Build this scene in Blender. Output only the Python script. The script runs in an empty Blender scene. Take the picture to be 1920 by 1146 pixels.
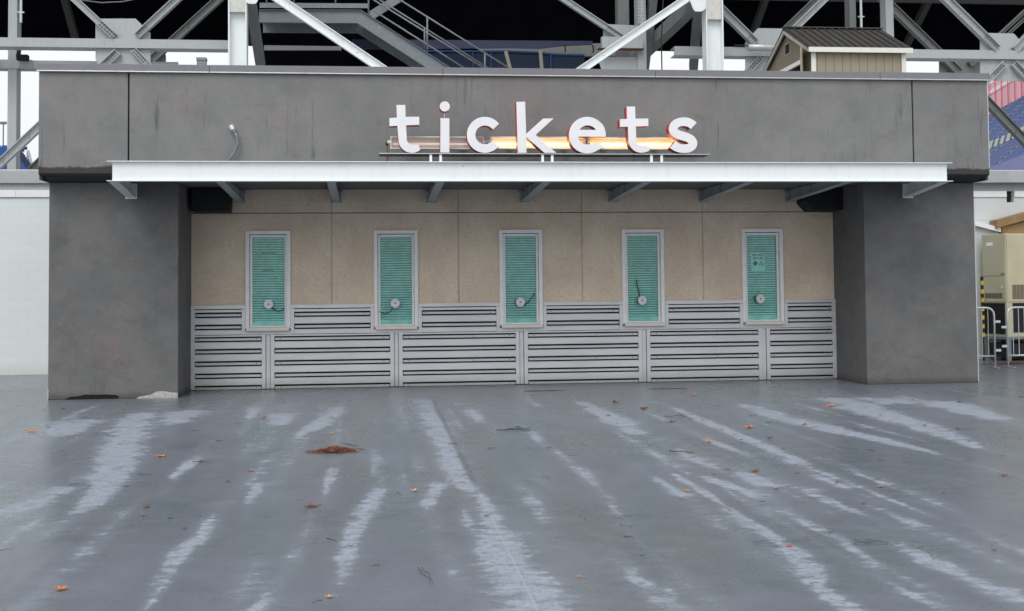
import bpy, bmesh, math, random
from mathutils import Vector, Matrix, geometry
random.seed(7)
sc = bpy.context.scene
R = math.radians
# ------------------------------------------------------------------ camera
CAM = Vector((-0.901, -22.877, 1.745))
yaw, pitch, roll = 0.113473, 0.043599, 0.009565
F = Vector((math.sin(yaw)*math.cos(pitch), math.cos(yaw)*math.cos(pitch), math.sin(pitch)))
RT = Vector((math.cos(yaw), -math.sin(yaw), 0)); UP = RT.cross(F)
R2 = RT*math.cos(roll) - UP*math.sin(roll); U2 = RT*math.sin(roll) + UP*math.cos(roll)
cd = bpy.data.cameras.new('camera'); cam = bpy.data.objects.new('camera', cd); sc.collection.objects.link(cam)
cam.matrix_world = Matrix(((R2.x, U2.x, -F.x, CAM.x), (R2.y, U2.y, -F.y, CAM.y), (R2.z, U2.z, -F.z, CAM.z), (0, 0, 0, 1)))
cd.sensor_width = 36; cd.lens = 2334.48*36/1920; cd.shift_y = (441.57-573)/1920
cd.clip_start = .1; cd.clip_end = 2000
sc.camera = cam
# ------------------------------------------------------------------ overcast sky and a very soft sun
SUN_EL, SUN_AZ = R(48), R(205)          # azimuth clockwise from +Y (north)
w = bpy.data.worlds.new("World"); sc.world = w; w.use_nodes = True
nt = w.node_tree; nt.nodes.clear()
sky = nt.nodes.new('ShaderNodeTexSky'); sky.sky_type = 'NISHITA'; sky.sun_disc = False
sky.sun_elevation = SUN_EL; sky.sun_rotation = SUN_AZ
sky.air_density = 1.6; sky.dust_density = 6.0; sky.ozone_density = 1.0
hs = nt.nodes.new('ShaderNodeHueSaturation'); hs.inputs['Saturation'].default_value = .16
bg = nt.nodes.new('ShaderNodeBackground'); bg.inputs['Strength'].default_value = .15
wo = nt.nodes.new('ShaderNodeOutputWorld')
ov = nt.nodes.new('ShaderNodeMix'); ov.data_type = 'RGBA'; ov.inputs['Factor'].default_value = .62     # even cloud cover over the clear sky
ov.inputs[7].default_value = (8.6, 8.8, 9.1, 1)
nt.links.new(sky.outputs[0], hs.inputs['Color']); nt.links.new(hs.outputs[0], ov.inputs[6]); nt.links.new(ov.outputs[2], bg.inputs['Color']); nt.links.new(bg.outputs[0], wo.inputs[0])
sl = bpy.data.lights.new('sun', 'SUN'); sl.energy = .7; sl.angle = R(25); sl.color = (1, .97, .93)
so = bpy.data.objects.new('sun', sl); sc.collection.objects.link(so)
sdir = Vector((math.sin(SUN_AZ)*math.cos(SUN_EL), math.cos(SUN_AZ)*math.cos(SUN_EL), math.sin(SUN_EL)))
so.rotation_euler = (-sdir).to_track_quat('-Z', 'Y').to_euler(); so.location = sdir*60
sc.view_settings.view_transform = 'Standard'; sc.view_settings.look = 'None'
sc.view_settings.gamma = 1; sc.view_settings.use_curve_mapping = False
sc.view_settings.exposure = 0.0
# ------------------------------------------------------------------ measured data (metres)
BRACE_FRONT = [([-3.641,9.513],[0.476,6.722],0.232,9),([7.55,9.471],[3.448,6.691],0.205,9)]
BRACE = [([-8.825,9.692],[-7.455,8.391],0.172,10),([-5.512,9.752],[-6.878,8.412],0.18,10),([-7.359,7.989],[-10.828,4.531],0.198,10),([-6.984,8.063],[-5.696,6.698],0.152,10),([8.509,9.52],[9.618,8.447],0.212,10),([12.028,10.085],[10.696,8.816],0.176,10),([9.777,8.066],[8.598,6.824],0.161,10),([14.731,10.134],[16.604,8.357],0.219,10),([18.265,9.478],[17.124,8.349],0.195,10),([16.798,7.968],[15.675,6.874],0.164,10),([17.066,7.956],[18.222,6.766],0.195,10)]
BRACE_BACK = [([-4.875,10.744],[-7.201,8.52],0.218,14),([14.625,11.083],[17.454,8.401],0.25,14),([17.56,8.316],[20.233,5.591],0.251,14),([13.348,11.09],[11.567,9.423],0.198,14),([20.279,10.747],[18.782,9.44],0.185,14),([17.822,8.679],[18.628,9.391],0.184,14),([-9.678,6.218],[-11.007,4.823],0.199,14)]
BRACE_MID = [([4.163,10.342],[6.303,8.957],0.168,12)]
GUSSET = [([[-7.95,8.743],[-7.803,8.871],[-6.942,8.884],[-6.562,8.511],[-6.559,7.421],[-7.662,7.41],[-7.891,7.686],[-7.945,7.824]],10.12),([[9.355,8.467],[9.725,8.872],[10.923,8.874],[10.894,7.45],[9.351,7.435]],10.12),([[16.155,8.677],[16.396,8.831],[17.156,8.827],[17.602,8.348],[17.577,7.469],[16.312,7.487],[16.127,7.651]],10.12),([[16.89,8.907],[18.301,8.924],[18.281,8.212],[16.872,8.199]],14.2),([[-7.291,8.876],[-6.896,8.881],[-6.82,8.693],[-6.818,8.285],[-7.29,8.28]],14.2),([[5.803,9.379],[6.82,9.347],[6.814,8.881],[5.796,8.867]],12.2),([[5.619,8.416],[6.807,8.43],[6.8,7.918],[5.784,7.908]],12.2),([[7.465,9.418],[7.589,9.093],[7.646,9.03],[7.819,9.033],[7.921,9.113],[7.926,9.426]],8.9),([[-3.988,9.22],[-3.656,9.226],[-3.736,9.074],[-3.776,9.046],[-3.935,9.044],[-3.988,9.084]],8.9)]
RAKER = [([7.654,9.3,9.257],[7.386,14.0,8.922],0.3),([7.829,9.3,9.289],[8.389,12.0,8.085],0.24),([-3.92,9.3,9.233],[-3.897,12.0,7.999],0.24),([7.243,12.0,10.21],[7.17,13.0,8.219],0.22)]
BOXCOL = [(-10.259,0.23,11,0.0,16),(13.616,0.2,13,4.2,16),(13.902,0.23,11,4.2,16),(6.912,0.26,12.1,4.2,16),(6.569,0.34,13,4.2,16)]
RIVET = [[6.813,10.117],[6.811,10.024],[6.81,9.932],[6.809,9.839],[6.808,9.746],[6.806,9.653],[6.805,9.561],[6.804,9.468],[6.802,9.376],[6.953,10.12],[6.952,10.027],[6.951,9.934],[6.949,9.841],[6.948,9.748],[6.947,9.656],[6.945,9.563],[6.944,9.47],[6.943,9.378]]
STAIR = {'land':[[-3.94,9.566],[-1.128,9.603],[1.302,8.055],[1.752,7.756],[1.089,7.75],[0.625,8.078],[-1.233,9.247],[-3.94,9.228]],'toe':[[-3.925,9.776],[-0.934,9.803],[-0.934,9.674],[-3.925,9.633]],'rails':[([-0.187,10.02],[3.346,7.833]),([-0.784,9.919],[2.661,7.811]),([-0.786,9.616],[2.115,7.79])],'rails_far':[([-0.934,10.441],[2.795,8.116])],'posts':[([-0.916,10.37],[-0.92,9.463]),([0.725,9.473],[0.718,8.457]),([2.348,8.431],[2.343,7.838]),([-3.735,10.318],[-3.735,9.749]),([-2.987,10.332],[-2.988,9.761]),([-1.837,10.353],[-1.839,9.78])],'posts_far':[([0.705,9.414],[0.701,8.754])],'upper':[[-0.936,9.905],[-0.078,10.472],[0.391,10.48],[-0.782,9.703]]}
TARP = [[-1.404,9.096],[5.721,9.143],[5.72,9.031],[5.3,9.009],[4.898,8.988],[4.127,8.898],[3.139,8.902],[0.772,8.841],[-1.405,8.813]]
FENCE = [[0.478,8.87],[3.194,8.895],[4.195,8.867],[4.568,8.823],[5.561,8.811],[5.554,8.218],[0.473,8.167]]
FPOST = [2.176,2.72,4.527]
STRAP = [([3.096,8.787],[3.233,8.249]),([4.129,8.831],[4.171,8.259])]
PALEBEAM = [[2.436,9.072],[7.303,9.348],[7.296,8.901],[2.434,8.844]]
DIMBEAM = [[-4.06,9.186],[-1.747,9.183],[-1.748,9.068],[-4.06,9.04]]
LETTERS = {'t1':[[[-0.472,4.742],[-0.328,4.743],[-0.324,4.549],[-0.106,4.553],[-0.104,4.421],[-0.318,4.411],[-0.309,4.214],[-0.307,4.177],[-0.301,4.158],[-0.292,4.14],[-0.279,4.125],[-0.263,4.113],[-0.245,4.104],[-0.226,4.1],[-0.169,4.102],[-0.113,4.092],[-0.092,4.016],[-0.116,3.994],[-0.147,3.979],[-0.18,3.969],[-0.213,3.964],[-0.247,3.965],[-0.281,3.971],[-0.313,3.982],[-0.343,3.998],[-0.37,4.018],[-0.393,4.043],[-0.413,4.071],[-0.428,4.102],[-0.438,4.134],[-0.442,4.168],[-0.459,4.404],[-0.585,4.396],[-0.587,4.526],[-0.467,4.537]]],'t2':[[[3.305,4.742],[3.448,4.745],[3.452,4.543],[3.667,4.548],[3.668,4.422],[3.456,4.412],[3.461,4.222],[3.462,4.18],[3.468,4.161],[3.477,4.144],[3.49,4.129],[3.506,4.117],[3.524,4.109],[3.544,4.104],[3.611,4.101],[3.665,4.097],[3.684,4.017],[3.658,4.006],[3.627,3.992],[3.593,3.982],[3.559,3.977],[3.525,3.978],[3.491,3.984],[3.458,3.995],[3.428,4.011],[3.401,4.031],[3.377,4.055],[3.358,4.083],[3.343,4.113],[3.333,4.146],[3.328,4.179],[3.322,4.408],[3.189,4.404],[3.188,4.531],[3.309,4.539]]],'i':[[[0.237,4.531],[0.382,4.531],[0.378,3.97],[0.231,3.972]]],'dot':[[[0.392,4.724],[0.389,4.745],[0.381,4.765],[0.368,4.782],[0.351,4.796],[0.331,4.804],[0.31,4.806],[0.288,4.803],[0.268,4.795],[0.251,4.782],[0.238,4.764],[0.229,4.744],[0.226,4.722],[0.229,4.701],[0.237,4.681],[0.25,4.664],[0.267,4.65],[0.287,4.642],[0.308,4.64],[0.33,4.643],[0.35,4.651],[0.367,4.664],[0.381,4.682],[0.389,4.702]]],'c':[[[1.189,4.446],[1.151,4.487],[1.122,4.509],[1.091,4.527],[1.057,4.541],[1.023,4.551],[0.987,4.556],[0.951,4.557],[0.914,4.554],[0.879,4.546],[0.844,4.534],[0.812,4.518],[0.781,4.497],[0.754,4.474],[0.729,4.447],[0.708,4.417],[0.69,4.385],[0.677,4.351],[0.668,4.316],[0.663,4.28],[0.663,4.244],[0.667,4.208],[0.675,4.173],[0.688,4.139],[0.705,4.107],[0.726,4.078],[0.75,4.051],[0.777,4.028],[0.808,4.008],[0.84,3.992],[0.874,3.98],[0.909,3.972],[0.945,3.969],[0.982,3.971],[1.018,3.976],[1.053,3.987],[1.086,4.001],[1.118,4.019],[1.147,4.042],[1.191,4.068],[1.1,4.172],[1.05,4.144],[1.029,4.129],[1.006,4.119],[0.981,4.112],[0.956,4.11],[0.93,4.112],[0.906,4.118],[0.883,4.128],[0.861,4.142],[0.843,4.159],[0.827,4.179],[0.815,4.201],[0.807,4.225],[0.803,4.25],[0.804,4.275],[0.808,4.3],[0.816,4.324],[0.829,4.347],[0.845,4.367],[0.863,4.384],[0.885,4.398],[0.908,4.408],[0.933,4.414],[0.958,4.416],[0.984,4.414],[1.008,4.408],[1.031,4.398],[1.052,4.384],[1.094,4.353]]],'k':[[[1.476,4.807],[1.623,4.812],[1.634,4.284],[1.917,4.536],[2.093,4.54],[1.791,4.267],[2.13,3.971],[1.932,3.97],[1.638,4.227],[1.638,3.969],[1.492,3.969]]],'e':[[[2.952,4.242],[2.952,4.294],[2.948,4.325],[2.941,4.356],[2.931,4.385],[2.918,4.414],[2.901,4.441],[2.883,4.466],[2.861,4.482],[2.834,4.505],[2.806,4.525],[2.774,4.541],[2.742,4.554],[2.707,4.563],[2.672,4.568],[2.637,4.569],[2.601,4.566],[2.567,4.558],[2.533,4.547],[2.501,4.532],[2.47,4.513],[2.442,4.491],[2.417,4.466],[2.395,4.439],[2.376,4.409],[2.36,4.377],[2.349,4.343],[2.341,4.309],[2.338,4.274],[2.338,4.239],[2.343,4.204],[2.352,4.17],[2.365,4.138],[2.381,4.107],[2.401,4.078],[2.424,4.052],[2.45,4.029],[2.479,4.009],[2.51,3.992],[2.543,3.979],[2.577,3.971],[2.612,3.966],[2.647,3.965],[2.682,3.968],[2.717,3.975],[2.751,3.986],[2.783,4.001],[2.814,4.02],[2.922,4.065],[2.862,4.136],[2.723,4.136],[2.704,4.127],[2.684,4.119],[2.663,4.115],[2.642,4.113],[2.621,4.114],[2.6,4.118],[2.58,4.125],[2.561,4.134],[2.544,4.146],[2.528,4.16],[2.515,4.176],[2.504,4.194],[2.496,4.213],[2.491,4.241]],[[2.512,4.353],[2.516,4.353],[2.531,4.373],[2.549,4.39],[2.57,4.404],[2.592,4.415],[2.616,4.423],[2.64,4.427],[2.665,4.427],[2.69,4.423],[2.713,4.416],[2.735,4.405],[2.756,4.391],[2.773,4.374],[2.788,4.355],[2.792,4.354]]],'s':[[[4.482,4.48],[4.459,4.502],[4.42,4.532],[4.373,4.553],[4.325,4.566],[4.277,4.57],[4.231,4.568],[4.185,4.56],[4.136,4.544],[4.09,4.518],[4.052,4.485],[4.024,4.443],[4.01,4.394],[4.013,4.343],[4.034,4.295],[4.068,4.258],[4.109,4.232],[4.154,4.212],[4.202,4.196],[4.248,4.183],[4.287,4.172],[4.317,4.158],[4.336,4.146],[4.341,4.138],[4.343,4.134],[4.343,4.137],[4.345,4.141],[4.339,4.136],[4.322,4.127],[4.302,4.122],[4.275,4.12],[4.244,4.121],[4.213,4.126],[4.183,4.135],[4.159,4.146],[4.138,4.16],[4.12,4.174],[4.027,4.062],[4.05,4.044],[4.087,4.02],[4.13,4.001],[4.176,3.987],[4.226,3.979],[4.276,3.976],[4.325,3.981],[4.373,3.994],[4.419,4.018],[4.46,4.053],[4.485,4.104],[4.488,4.158],[4.471,4.208],[4.437,4.252],[4.391,4.283],[4.342,4.306],[4.292,4.321],[4.248,4.334],[4.209,4.346],[4.179,4.359],[4.162,4.37],[4.157,4.375],[4.155,4.379],[4.155,4.383],[4.156,4.384],[4.16,4.39],[4.174,4.402],[4.194,4.414],[4.216,4.421],[4.244,4.425],[4.271,4.427],[4.295,4.424],[4.321,4.417],[4.343,4.408],[4.362,4.392],[4.379,4.376]]]}
LAMPS = [([-0.566,4.166],[0.971,4.172]),([1.078,4.173],[2.679,4.174]),([2.697,4.17],[4.244,4.173])]
SHELF = [[-0.753,-2.95,3.933],[4.658,-2.95,3.935]]
POSTS = [0.071,0.23,1.885,2.043,3.688,3.858]
STREAKS = [[[-0.07,-3.05,0.19],[-0.1,-4.64,0.2],[-0.09,-6.8,0.22],[-0.07,-8.75,0.22],[-0.12,-10.27,0.23],[-0.1,-11.34,0.17],[-0.04,-11.82,0.09]],[[0.03,-12.32,0.05],[0.01,-13.03,0.1],[-0.01,-13.9,0.15],[-0.03,-14.62,0.19],[-0.03,-15.38,0.27],[-0.03,-16.09,0.33]],[[-4.18,-4.17,0.31],[-4.0,-6.0,0.42],[-3.68,-8.3,0.35],[-3.34,-10.76,0.24],[-3.22,-12.19,0.11]],[[-2.65,-3.4,0.15],[-2.57,-5.27,0.09]],[[-3.66,-11.34,0.19],[-3.71,-12.03,0.22],[-3.76,-12.64,0.25]],[[-2.13,-13.02,0.07],[-2.12,-13.55,0.11],[-2.17,-14.11,0.1],[-2.17,-14.91,0.06],[-2.15,-15.64,0.02]],[[-0.85,-11.83,0.07],[-0.93,-12.63,0.11],[-1.02,-13.53,0.09],[-1.05,-14.29,0.07],[-1.1,-14.93,0.03]],[[-1.41,-3.94,0.18],[-1.57,-6.17,0.2],[-1.78,-7.42,0.09]],[[-2.15,-4.83,0.3],[-2.1,-6.06,0.16]],[[-2.75,-9.46,0.1],[-2.77,-10.53,0.06]],[[2.31,-3.87,0.13],[2.33,-5.55,0.21],[2.31,-6.96,0.23],[2.3,-8.0,0.15]],[[3.48,-5.25,0.06],[3.43,-6.86,0.12],[3.41,-8.39,0.11],[3.39,-9.65,0.12],[3.39,-10.64,0.05]],[[4.64,-4.83,0.22],[4.6,-6.62,0.27],[4.69,-7.95,0.25],[4.84,-9.2,0.18],[4.95,-10.26,0.06]],[[6.23,-4.08,0.5],[6.07,-6.12,0.41],[5.88,-8.19,0.33],[5.6,-9.98,0.1]],[[7.52,-5.02,0.56],[7.24,-7.32,0.28]],[[2.4,-9.69,0.08],[2.38,-10.33,0.14],[2.41,-11.11,0.07]],[[2.95,-8.98,0.08],[2.98,-10.02,0.07]],[[1.7,-11.66,0.07],[1.71,-12.42,0.1]],[[1.91,-11.47,0.05],[1.92,-12.25,0.06],[1.91,-12.94,0.03]],[[2.18,-11.75,0.08],[2.29,-12.43,0.06]],[[2.58,-11.49,0.13],[2.55,-12.06,0.14],[2.87,-12.39,0.11]],[[3.16,-11.86,0.06],[3.18,-12.33,0.07]],[[3.6,-11.77,0.06],[3.63,-12.19,0.05]],[[2.79,-12.74,0.07],[2.83,-13.46,0.07]],[[1.89,-13.23,0.04],[1.89,-14.11,0.05],[1.87,-14.85,0.12],[1.76,-15.45,0.12],[1.65,-15.85,0.06]],[[1.67,-15.91,0.07],[1.67,-16.35,0.1]],[[2.64,-14.8,0.08],[2.62,-15.29,0.13],[2.64,-15.73,0.11],[2.69,-16.13,0.15]],[[2.31,-14.47,0.04],[2.23,-15.3,0.05]],[[2.13,-15.92,0.06],[2.16,-16.26,0.06]],[[0.67,-15.5,0.06],[0.81,-15.78,0.04]],[[-4.87,-5.15,0.51],[-4.76,-6.77,0.27]],[[-3.59,-4.05,0.47],[-3.56,-5.76,0.28]],[[-0.31,-11.62,0.08],[-0.45,-12.58,0.07]],[[-1.27,-10.44,0.06],[-1.28,-11.07,0.05]],[[6.86,-4.22,0.58],[7.03,-5.0,0.64]],[[-1.92,-11.49,0.09],[-1.92,-12.07,0.05]],[[1.03,-12.96,0.03],[0.98,-13.24,0.03]],[[0.77,-16.21,0.09],[0.7,-15.99,0.04]],[[-1.49,-15.68,0.04],[-1.56,-15.85,0.07]],[[0.52,-4.77,0.17],[0.54,-6.27,0.1]],[[1.06,-7.75,0.09],[1.03,-8.46,0.06]]]
LEAVES = [(-5.18,-6.39,0.102,'o',60,810),(-3.13,-9.18,0.091,'o',302,857),(-3.31,-5.11,0.067,'o',368,785),(-2.64,-9.68,0.066,'b',377,867),(-2.07,-10.44,0.062,'o',469,884),(-2.22,-11.09,0.049,'b',427,904),(-2.72,-12.38,0.061,'b',275,952),(-2.67,-12.79,0.038,'r',270,969),(-2.27,-13.37,0.039,'r',347,992),(-2.72,-15.2,0.069,'o',115,1107),(-1.14,-15.63,0.043,'t',617,1122),(-2.38,-5.23,0.059,'r',494,784),(-1.39,-7.38,0.059,'t',620,814),(0.4,-9.17,0.064,'b',920,842),(-0.02,-13.22,0.045,'r',912,968),(-5.55,-3.21,0.057,'d',118,767),(-0.53,-11.94,0.065,'t',777,922),(-1.39,-12.58,0.099,'b',583,951),(4.3,-3.04,0.113,'o',1300,742),(2.83,-3.98,0.131,'b',1155,755),(3.03,-5.07,0.139,'b',1208,767),(2.34,-5.93,0.066,'d',1141,780),(2.98,-6.97,0.069,'d',1260,793),(3.46,-6.73,0.077,'o',1319,788),(3.76,-7.76,0.119,'o',1405,803),(2.89,-9.07,0.084,'o',1330,830),(3.68,-8.82,0.086,'b',1444,822),(3.39,-8.38,0.051,'y',1378,815),(1.47,-9.0,0.042,'o',1094,834),(2.08,-8.87,0.042,'t',1190,829),(1.79,-12.35,0.05,'o',1288,922),(2.71,-11.34,0.091,'b',1417,885),(5.77,-5.25,0.101,'o',1558,762),(7.82,-5.09,0.08,'d',1799,755),(9.13,-4.45,0.066,'r',1914,745),(4.85,-11.99,0.063,'r',1884,893),(3.49,-12.41,0.056,'t',1650,914),(1.89,-14.68,0.036,'x',1480,1025),(0.34,-15.35,0.032,'o',1085,1083),(2.58,-12.34,0.051,'t',1455,917),(5.95,-7.96,0.046,'d',1734,799),(6.16,-8.42,0.058,'b',1797,806),(4.55,-7.55,0.067,'b',1509,797),(5.94,-6.62,0.065,'t',1650,779)]
TWIGS = [([0.637,-7.492],[1.101,-7.347]),([2.255,-9.797],[2.476,-9.97]),([3.047,-6.299],[3.49,-6.101]),([4.114,-7.334],[4.247,-7.232]),([4.345,-10.06],[4.387,-10.156]),([-2.725,-9.749],[-2.544,-9.783]),([-1.222,-8.428],[-1.068,-8.703]),([-1.44,-12.568],[-1.332,-12.611]),([-1.164,-8.637],[-1.026,-8.759]),([-0.609,-14.963],[-0.548,-15.428]),([-0.592,-14.966],[-0.533,-15.444]),([-0.041,-8.755],[0.058,-8.725]),([4.21,-6.326],[4.293,-6.417]),([-2.709,-7.937],[-2.628,-7.901]),([-3.126,-10.531],[-2.986,-10.591]),([0.855,-14.215],[0.914,-14.263]),([-1.213,-13.955],[-1.14,-14.06]),([0.938,-7.13],[1.012,-7.626]),([-0.679,-12.031],[-0.65,-12.148]),([3.152,-12.231],[3.258,-12.033]),([3.312,-5.915],[3.282,-6.834])]
PILE = [-1.3,-9.08]
RSTAND = {'A':[43.667,60.0,10.132],'d':[0.235,0.972,0.0],'n':[0.972,-0.235,0.0],'w':12.87,'h':11.06}
LSTAND = {'top':[-35.618,100.0,15.838],'mid':[-33.555,98.0,15.011],'end':[-30.528,90.0,12.68]}
CABLES = [[[-2.676,-0.045,1.464],[-2.62,-0.045,1.425],[-2.544,-0.045,1.395],[-2.439,-0.045,1.451]],[[-0.493,-0.045,1.449],[-0.552,-0.045,1.362],[-0.658,-0.045,1.335],[-0.745,-0.045,1.374]],[[1.917,-0.045,1.462],[1.986,-0.045,1.5],[2.047,-0.045,1.578],[2.127,-0.045,1.676]],[[4.103,-0.045,1.597],[4.084,-0.045,1.706],[4.055,-0.045,1.796],[4.047,-0.045,1.906]]]
DISCS = [[-2.725,1.527],[-0.455,1.52],[1.842,1.515],[4.128,1.523],[6.396,1.529]]
NOTICE = [[6.267,2.402],[6.537,2.056]]
FIXT = [[9.297,8.252],[10.102,8.254]]
FLOOD = [-9.964,10.7,7.993]
VENT = [-4.438,4.0,6.688]
BARR = [([12.019,2.586],[12.091,1.921]),([12.413,2.106],[13.419,2.584])]
# ------------------------------------------------------------------ material helpers
class NT:
    def __init__(s, name):
        s.m = bpy.data.materials.new(name); s.m.use_nodes = True; s.t = s.m.node_tree
        s.b = s.t.nodes['Principled BSDF']; s.g = s.t.nodes.new('ShaderNodeNewGeometry')
        s.pos = s.g.outputs['Position']
    def n(s, typ, **kw):
        o = s.t.nodes.new(typ)
        for k, v in kw.items(): setattr(o, k, v)
        return o
    def l(s, a, b): s.t.links.new(a, b)
    def val(s, sock, v):
        if hasattr(v, 'links') or isinstance(v, bpy.types.NodeSocket): s.l(v, sock)
        else: sock.default_value = v
    def math(s, op, a, b=0.0, clamp=False):
        o = s.n('ShaderNodeMath', operation=op, use_clamp=clamp); s.val(o.inputs[0], a); s.val(o.inputs[1], b); return o.outputs[0]
    def sep(s, v=None):
        o = s.n('ShaderNodeSeparateXYZ'); s.l(v or s.pos, o.inputs[0]); return o.outputs
    def scaled(s, k, v=None):
        o = s.n('ShaderNodeVectorMath', operation='MULTIPLY'); s.l(v or s.pos, o.inputs[0]); o.inputs[1].default_value = k; return o.outputs[0]
    def noise(s, scale, detail=4, rough=.55, vec=None, k=(1, 1, 1)):
        o = s.n('ShaderNodeTexNoise'); o.inputs['Scale'].default_value = scale; o.inputs['Detail'].default_value = detail
        o.inputs['Roughness'].default_value = rough; s.l(s.scaled(k, vec), o.inputs['Vector']); return o.outputs['Fac']
    def ramp(s, f, a, b, smooth=True):
        o = s.n('ShaderNodeMapRange', interpolation_type='SMOOTHSTEP' if smooth else 'LINEAR')
        s.val(o.inputs['Value'], f); o.inputs['From Min'].default_value = a; o.inputs['From Max'].default_value = b; return o.outputs['Result']
    def mix(s, f, a, b):
        o = s.n('ShaderNodeMix', data_type='RGBA'); s.val(o.inputs['Factor'], f)
        s.val(o.inputs[6], a if not isinstance(a, tuple) else (*a, 1)); s.val(o.inputs[7], b if not isinstance(b, tuple) else (*b, 1)); return o.outputs[2]
    def bump(s, h, strength=.3, dist=.01):
        o = s.n('ShaderNodeBump'); o.inputs['Strength'].default_value = strength; o.inputs['Distance'].default_value = dist
        s.l(h, o.inputs['Height']); s.l(o.outputs[0], s.b.inputs['Normal'])
    def out(s, col=None, rough=None, metal=None):
        if col is not None: s.val(s.b.inputs['Base Color'], (*col, 1) if isinstance(col, tuple) else col)
        if rough is not None: s.val(s.b.inputs['Roughness'], rough)
        if metal is not None: s.b.inputs['Metallic'].default_value = metal
        return s.m
def dull(name, c, rough=.6, metal=0, var=.12, scale=6, fine=60, bump=.08):
    """a plain surface with uneven tone, fine grain and slight dirt"""
    t = NT(name)
    big = t.noise(scale, 5, .6); fn = t.noise(fine, 3)
    f = t.math('ADD', t.math('MULTIPLY', big, .7), t.math('MULTIPLY', fn, .3))
    lo = tuple(x*(1-var*1.6) for x in c); hi = tuple(min(1, x*(1+var*1.2)) for x in c)
    col = t.mix(t.ramp(f, .3, .7, False), lo, hi)
    t.bump(fn, bump, .004)
    return t.out(col, t.math('ADD', t.math('MULTIPLY', big, .2), rough-.1), metal)
def paint(name, c, rough=.45, rust=.0, dirt=.25):
    """painted steel: streaky dirt, few rust specks"""
    t = NT(name)
    st = t.noise(3, 5, .6, None, (4, 4, .7)); big = t.noise(1.3, 4)
    d = t.math('MULTIPLY', t.ramp(t.math('ADD', t.math('MULTIPLY', st, .6), t.math('MULTIPLY', big, .4)), .46, .72), dirt)
    col = t.mix(d, c, tuple(x*.45 for x in c))
    if rust:
        r = t.ramp(t.noise(9, 6, .7), .70-rust*.1, .74-rust*.1)
        col = t.mix(t.math('MULTIPLY', r, .8), col, (.10, .045, .02))
    t.bump(t.noise(40, 3), .05, .003)
    return t.out(col, t.math('ADD', t.math('MULTIPLY', st, .2), rough-.1))
def stucco(name, a, b, stain_z=None, drip=.5, red=.5, mott=.3):
    t = NT(name)
    big = t.noise(.8, 5, .6); mid = t.noise(3.1, 6, .65); fine = t.noise(30, 4, .7); grain = t.noise(85, 2, .7)
    f = t.math('ADD', t.math('MULTIPLY', big, .62), t.math('MULTIPLY', mid, .38))
    col = t.mix(t.ramp(f, .32, .68), a, b)
    col = t.mix(t.math('MULTIPLY', t.ramp(t.noise(2.1, 6, .68), .45, .7), mott), col, tuple(x*.6 for x in a))
    # bare reddish primer showing through the worn coat as fine speckle in patches
    patch = t.ramp(t.noise(1.25, 4, .65, None, (1, 1, 1.3)), .5, .68); speck = t.ramp(t.noise(17, 5, .75), .46, .62)
    col = t.mix(t.math('MULTIPLY', t.math('MULTIPLY', patch, speck), red), col, (.25, .165, .145))
    # brownish worn patches
    br = t.math('MULTIPLY', t.ramp(t.noise(2.3, 6, .7, None, (1, 1, 1.6)), .56, .72), .45)
    col = t.mix(br, col, tuple(x*y for x, y in zip(a, (.74, .68, .62))))
    # rain drips
    dr = t.noise(1, 5, .7, None, (9, 9, .7)); dm = t.noise(.7, 3, .5, None, (1, 1, 1.2))
    d = t.math('MULTIPLY', t.ramp(dr, .54, .70), t.math('MULTIPLY', t.ramp(dm, .42, .62), drip))
    col = t.mix(d, col, tuple(x*.38 for x in a))
    # lime specks
    ws = t.ramp(t.noise(16, 1, .5), .815, .83); col = t.mix(ws, col, (.45, .44, .42))
    gr = t.math('ADD', t.math('MULTIPLY', fine, .5), t.math('MULTIPLY', grain, .5))
    col = t.mix(t.math('MULTIPLY', t.ramp(gr, .38, .62), .42), col, tuple(x*.62 for x in b))
    zz = t.sep()[2]; sp_ = t.math('SUBTRACT', 1, t.ramp(t.math('SUBTRACT', zz, t.math('MULTIPLY', t.noise(5, 5, .7), .16)), -.05, .06))
    col = t.mix(t.math('MULTIPLY', sp_, .55), col, (.05, .045, .04))                 # splash dirt and painted contact shade along the foot
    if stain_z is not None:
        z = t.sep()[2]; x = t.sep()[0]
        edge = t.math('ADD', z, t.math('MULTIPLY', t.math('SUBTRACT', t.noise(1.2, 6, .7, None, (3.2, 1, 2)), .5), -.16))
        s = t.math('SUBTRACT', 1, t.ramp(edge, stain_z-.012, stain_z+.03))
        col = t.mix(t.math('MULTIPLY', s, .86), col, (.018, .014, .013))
    t.bump(gr, .35, .006)
    return t.out(col, .85)

M = {}
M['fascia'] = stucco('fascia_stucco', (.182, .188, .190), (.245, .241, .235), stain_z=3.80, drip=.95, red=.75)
M['pillar'] = stucco('pillar_stucco', (.120, .124, .128), (.172, .171, .168), drip=.3, red=.8, mott=.45)
M['dark'] = dull('dark_gap', (.005, .005, .005), .95)
M['coping'] = paint('coping_metal', (.195, .195, .215), .4, 0, .22)
M['zinc'] = dull('bright_edge', (.62, .62, .63), .35, .6)
M['white_steel'] = paint('white_painted_steel', (.80, .845, .85), .42, .22, .16)
M['bracket'] = paint('bracket_paint', (.36, .42, .44), .5, .1, .3)
M['alu'] = dull('brushed_aluminium', (.62, .62, .62), .42, .35, .06, 9, 120, .03)
M['frame'] = dull('window_frame_metal', (.86, .87, .875), .42, 0, .06, 9, 120, .03)
M['sill'] = dull('pale_sill', (.72, .66, .62), .45, .1, .05)
M['white'] = dull('white_letter_face', (.83, .83, .86), .5, 0, .03, 4, 50, .02)
M['red'] = dull('red_letter_side', (.46, .035, .028), .38, 0, .12, 7, 50, .03)
M['black'] = dull('black_case', (.006, .006, .007), .7, 0, .2)
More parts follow.
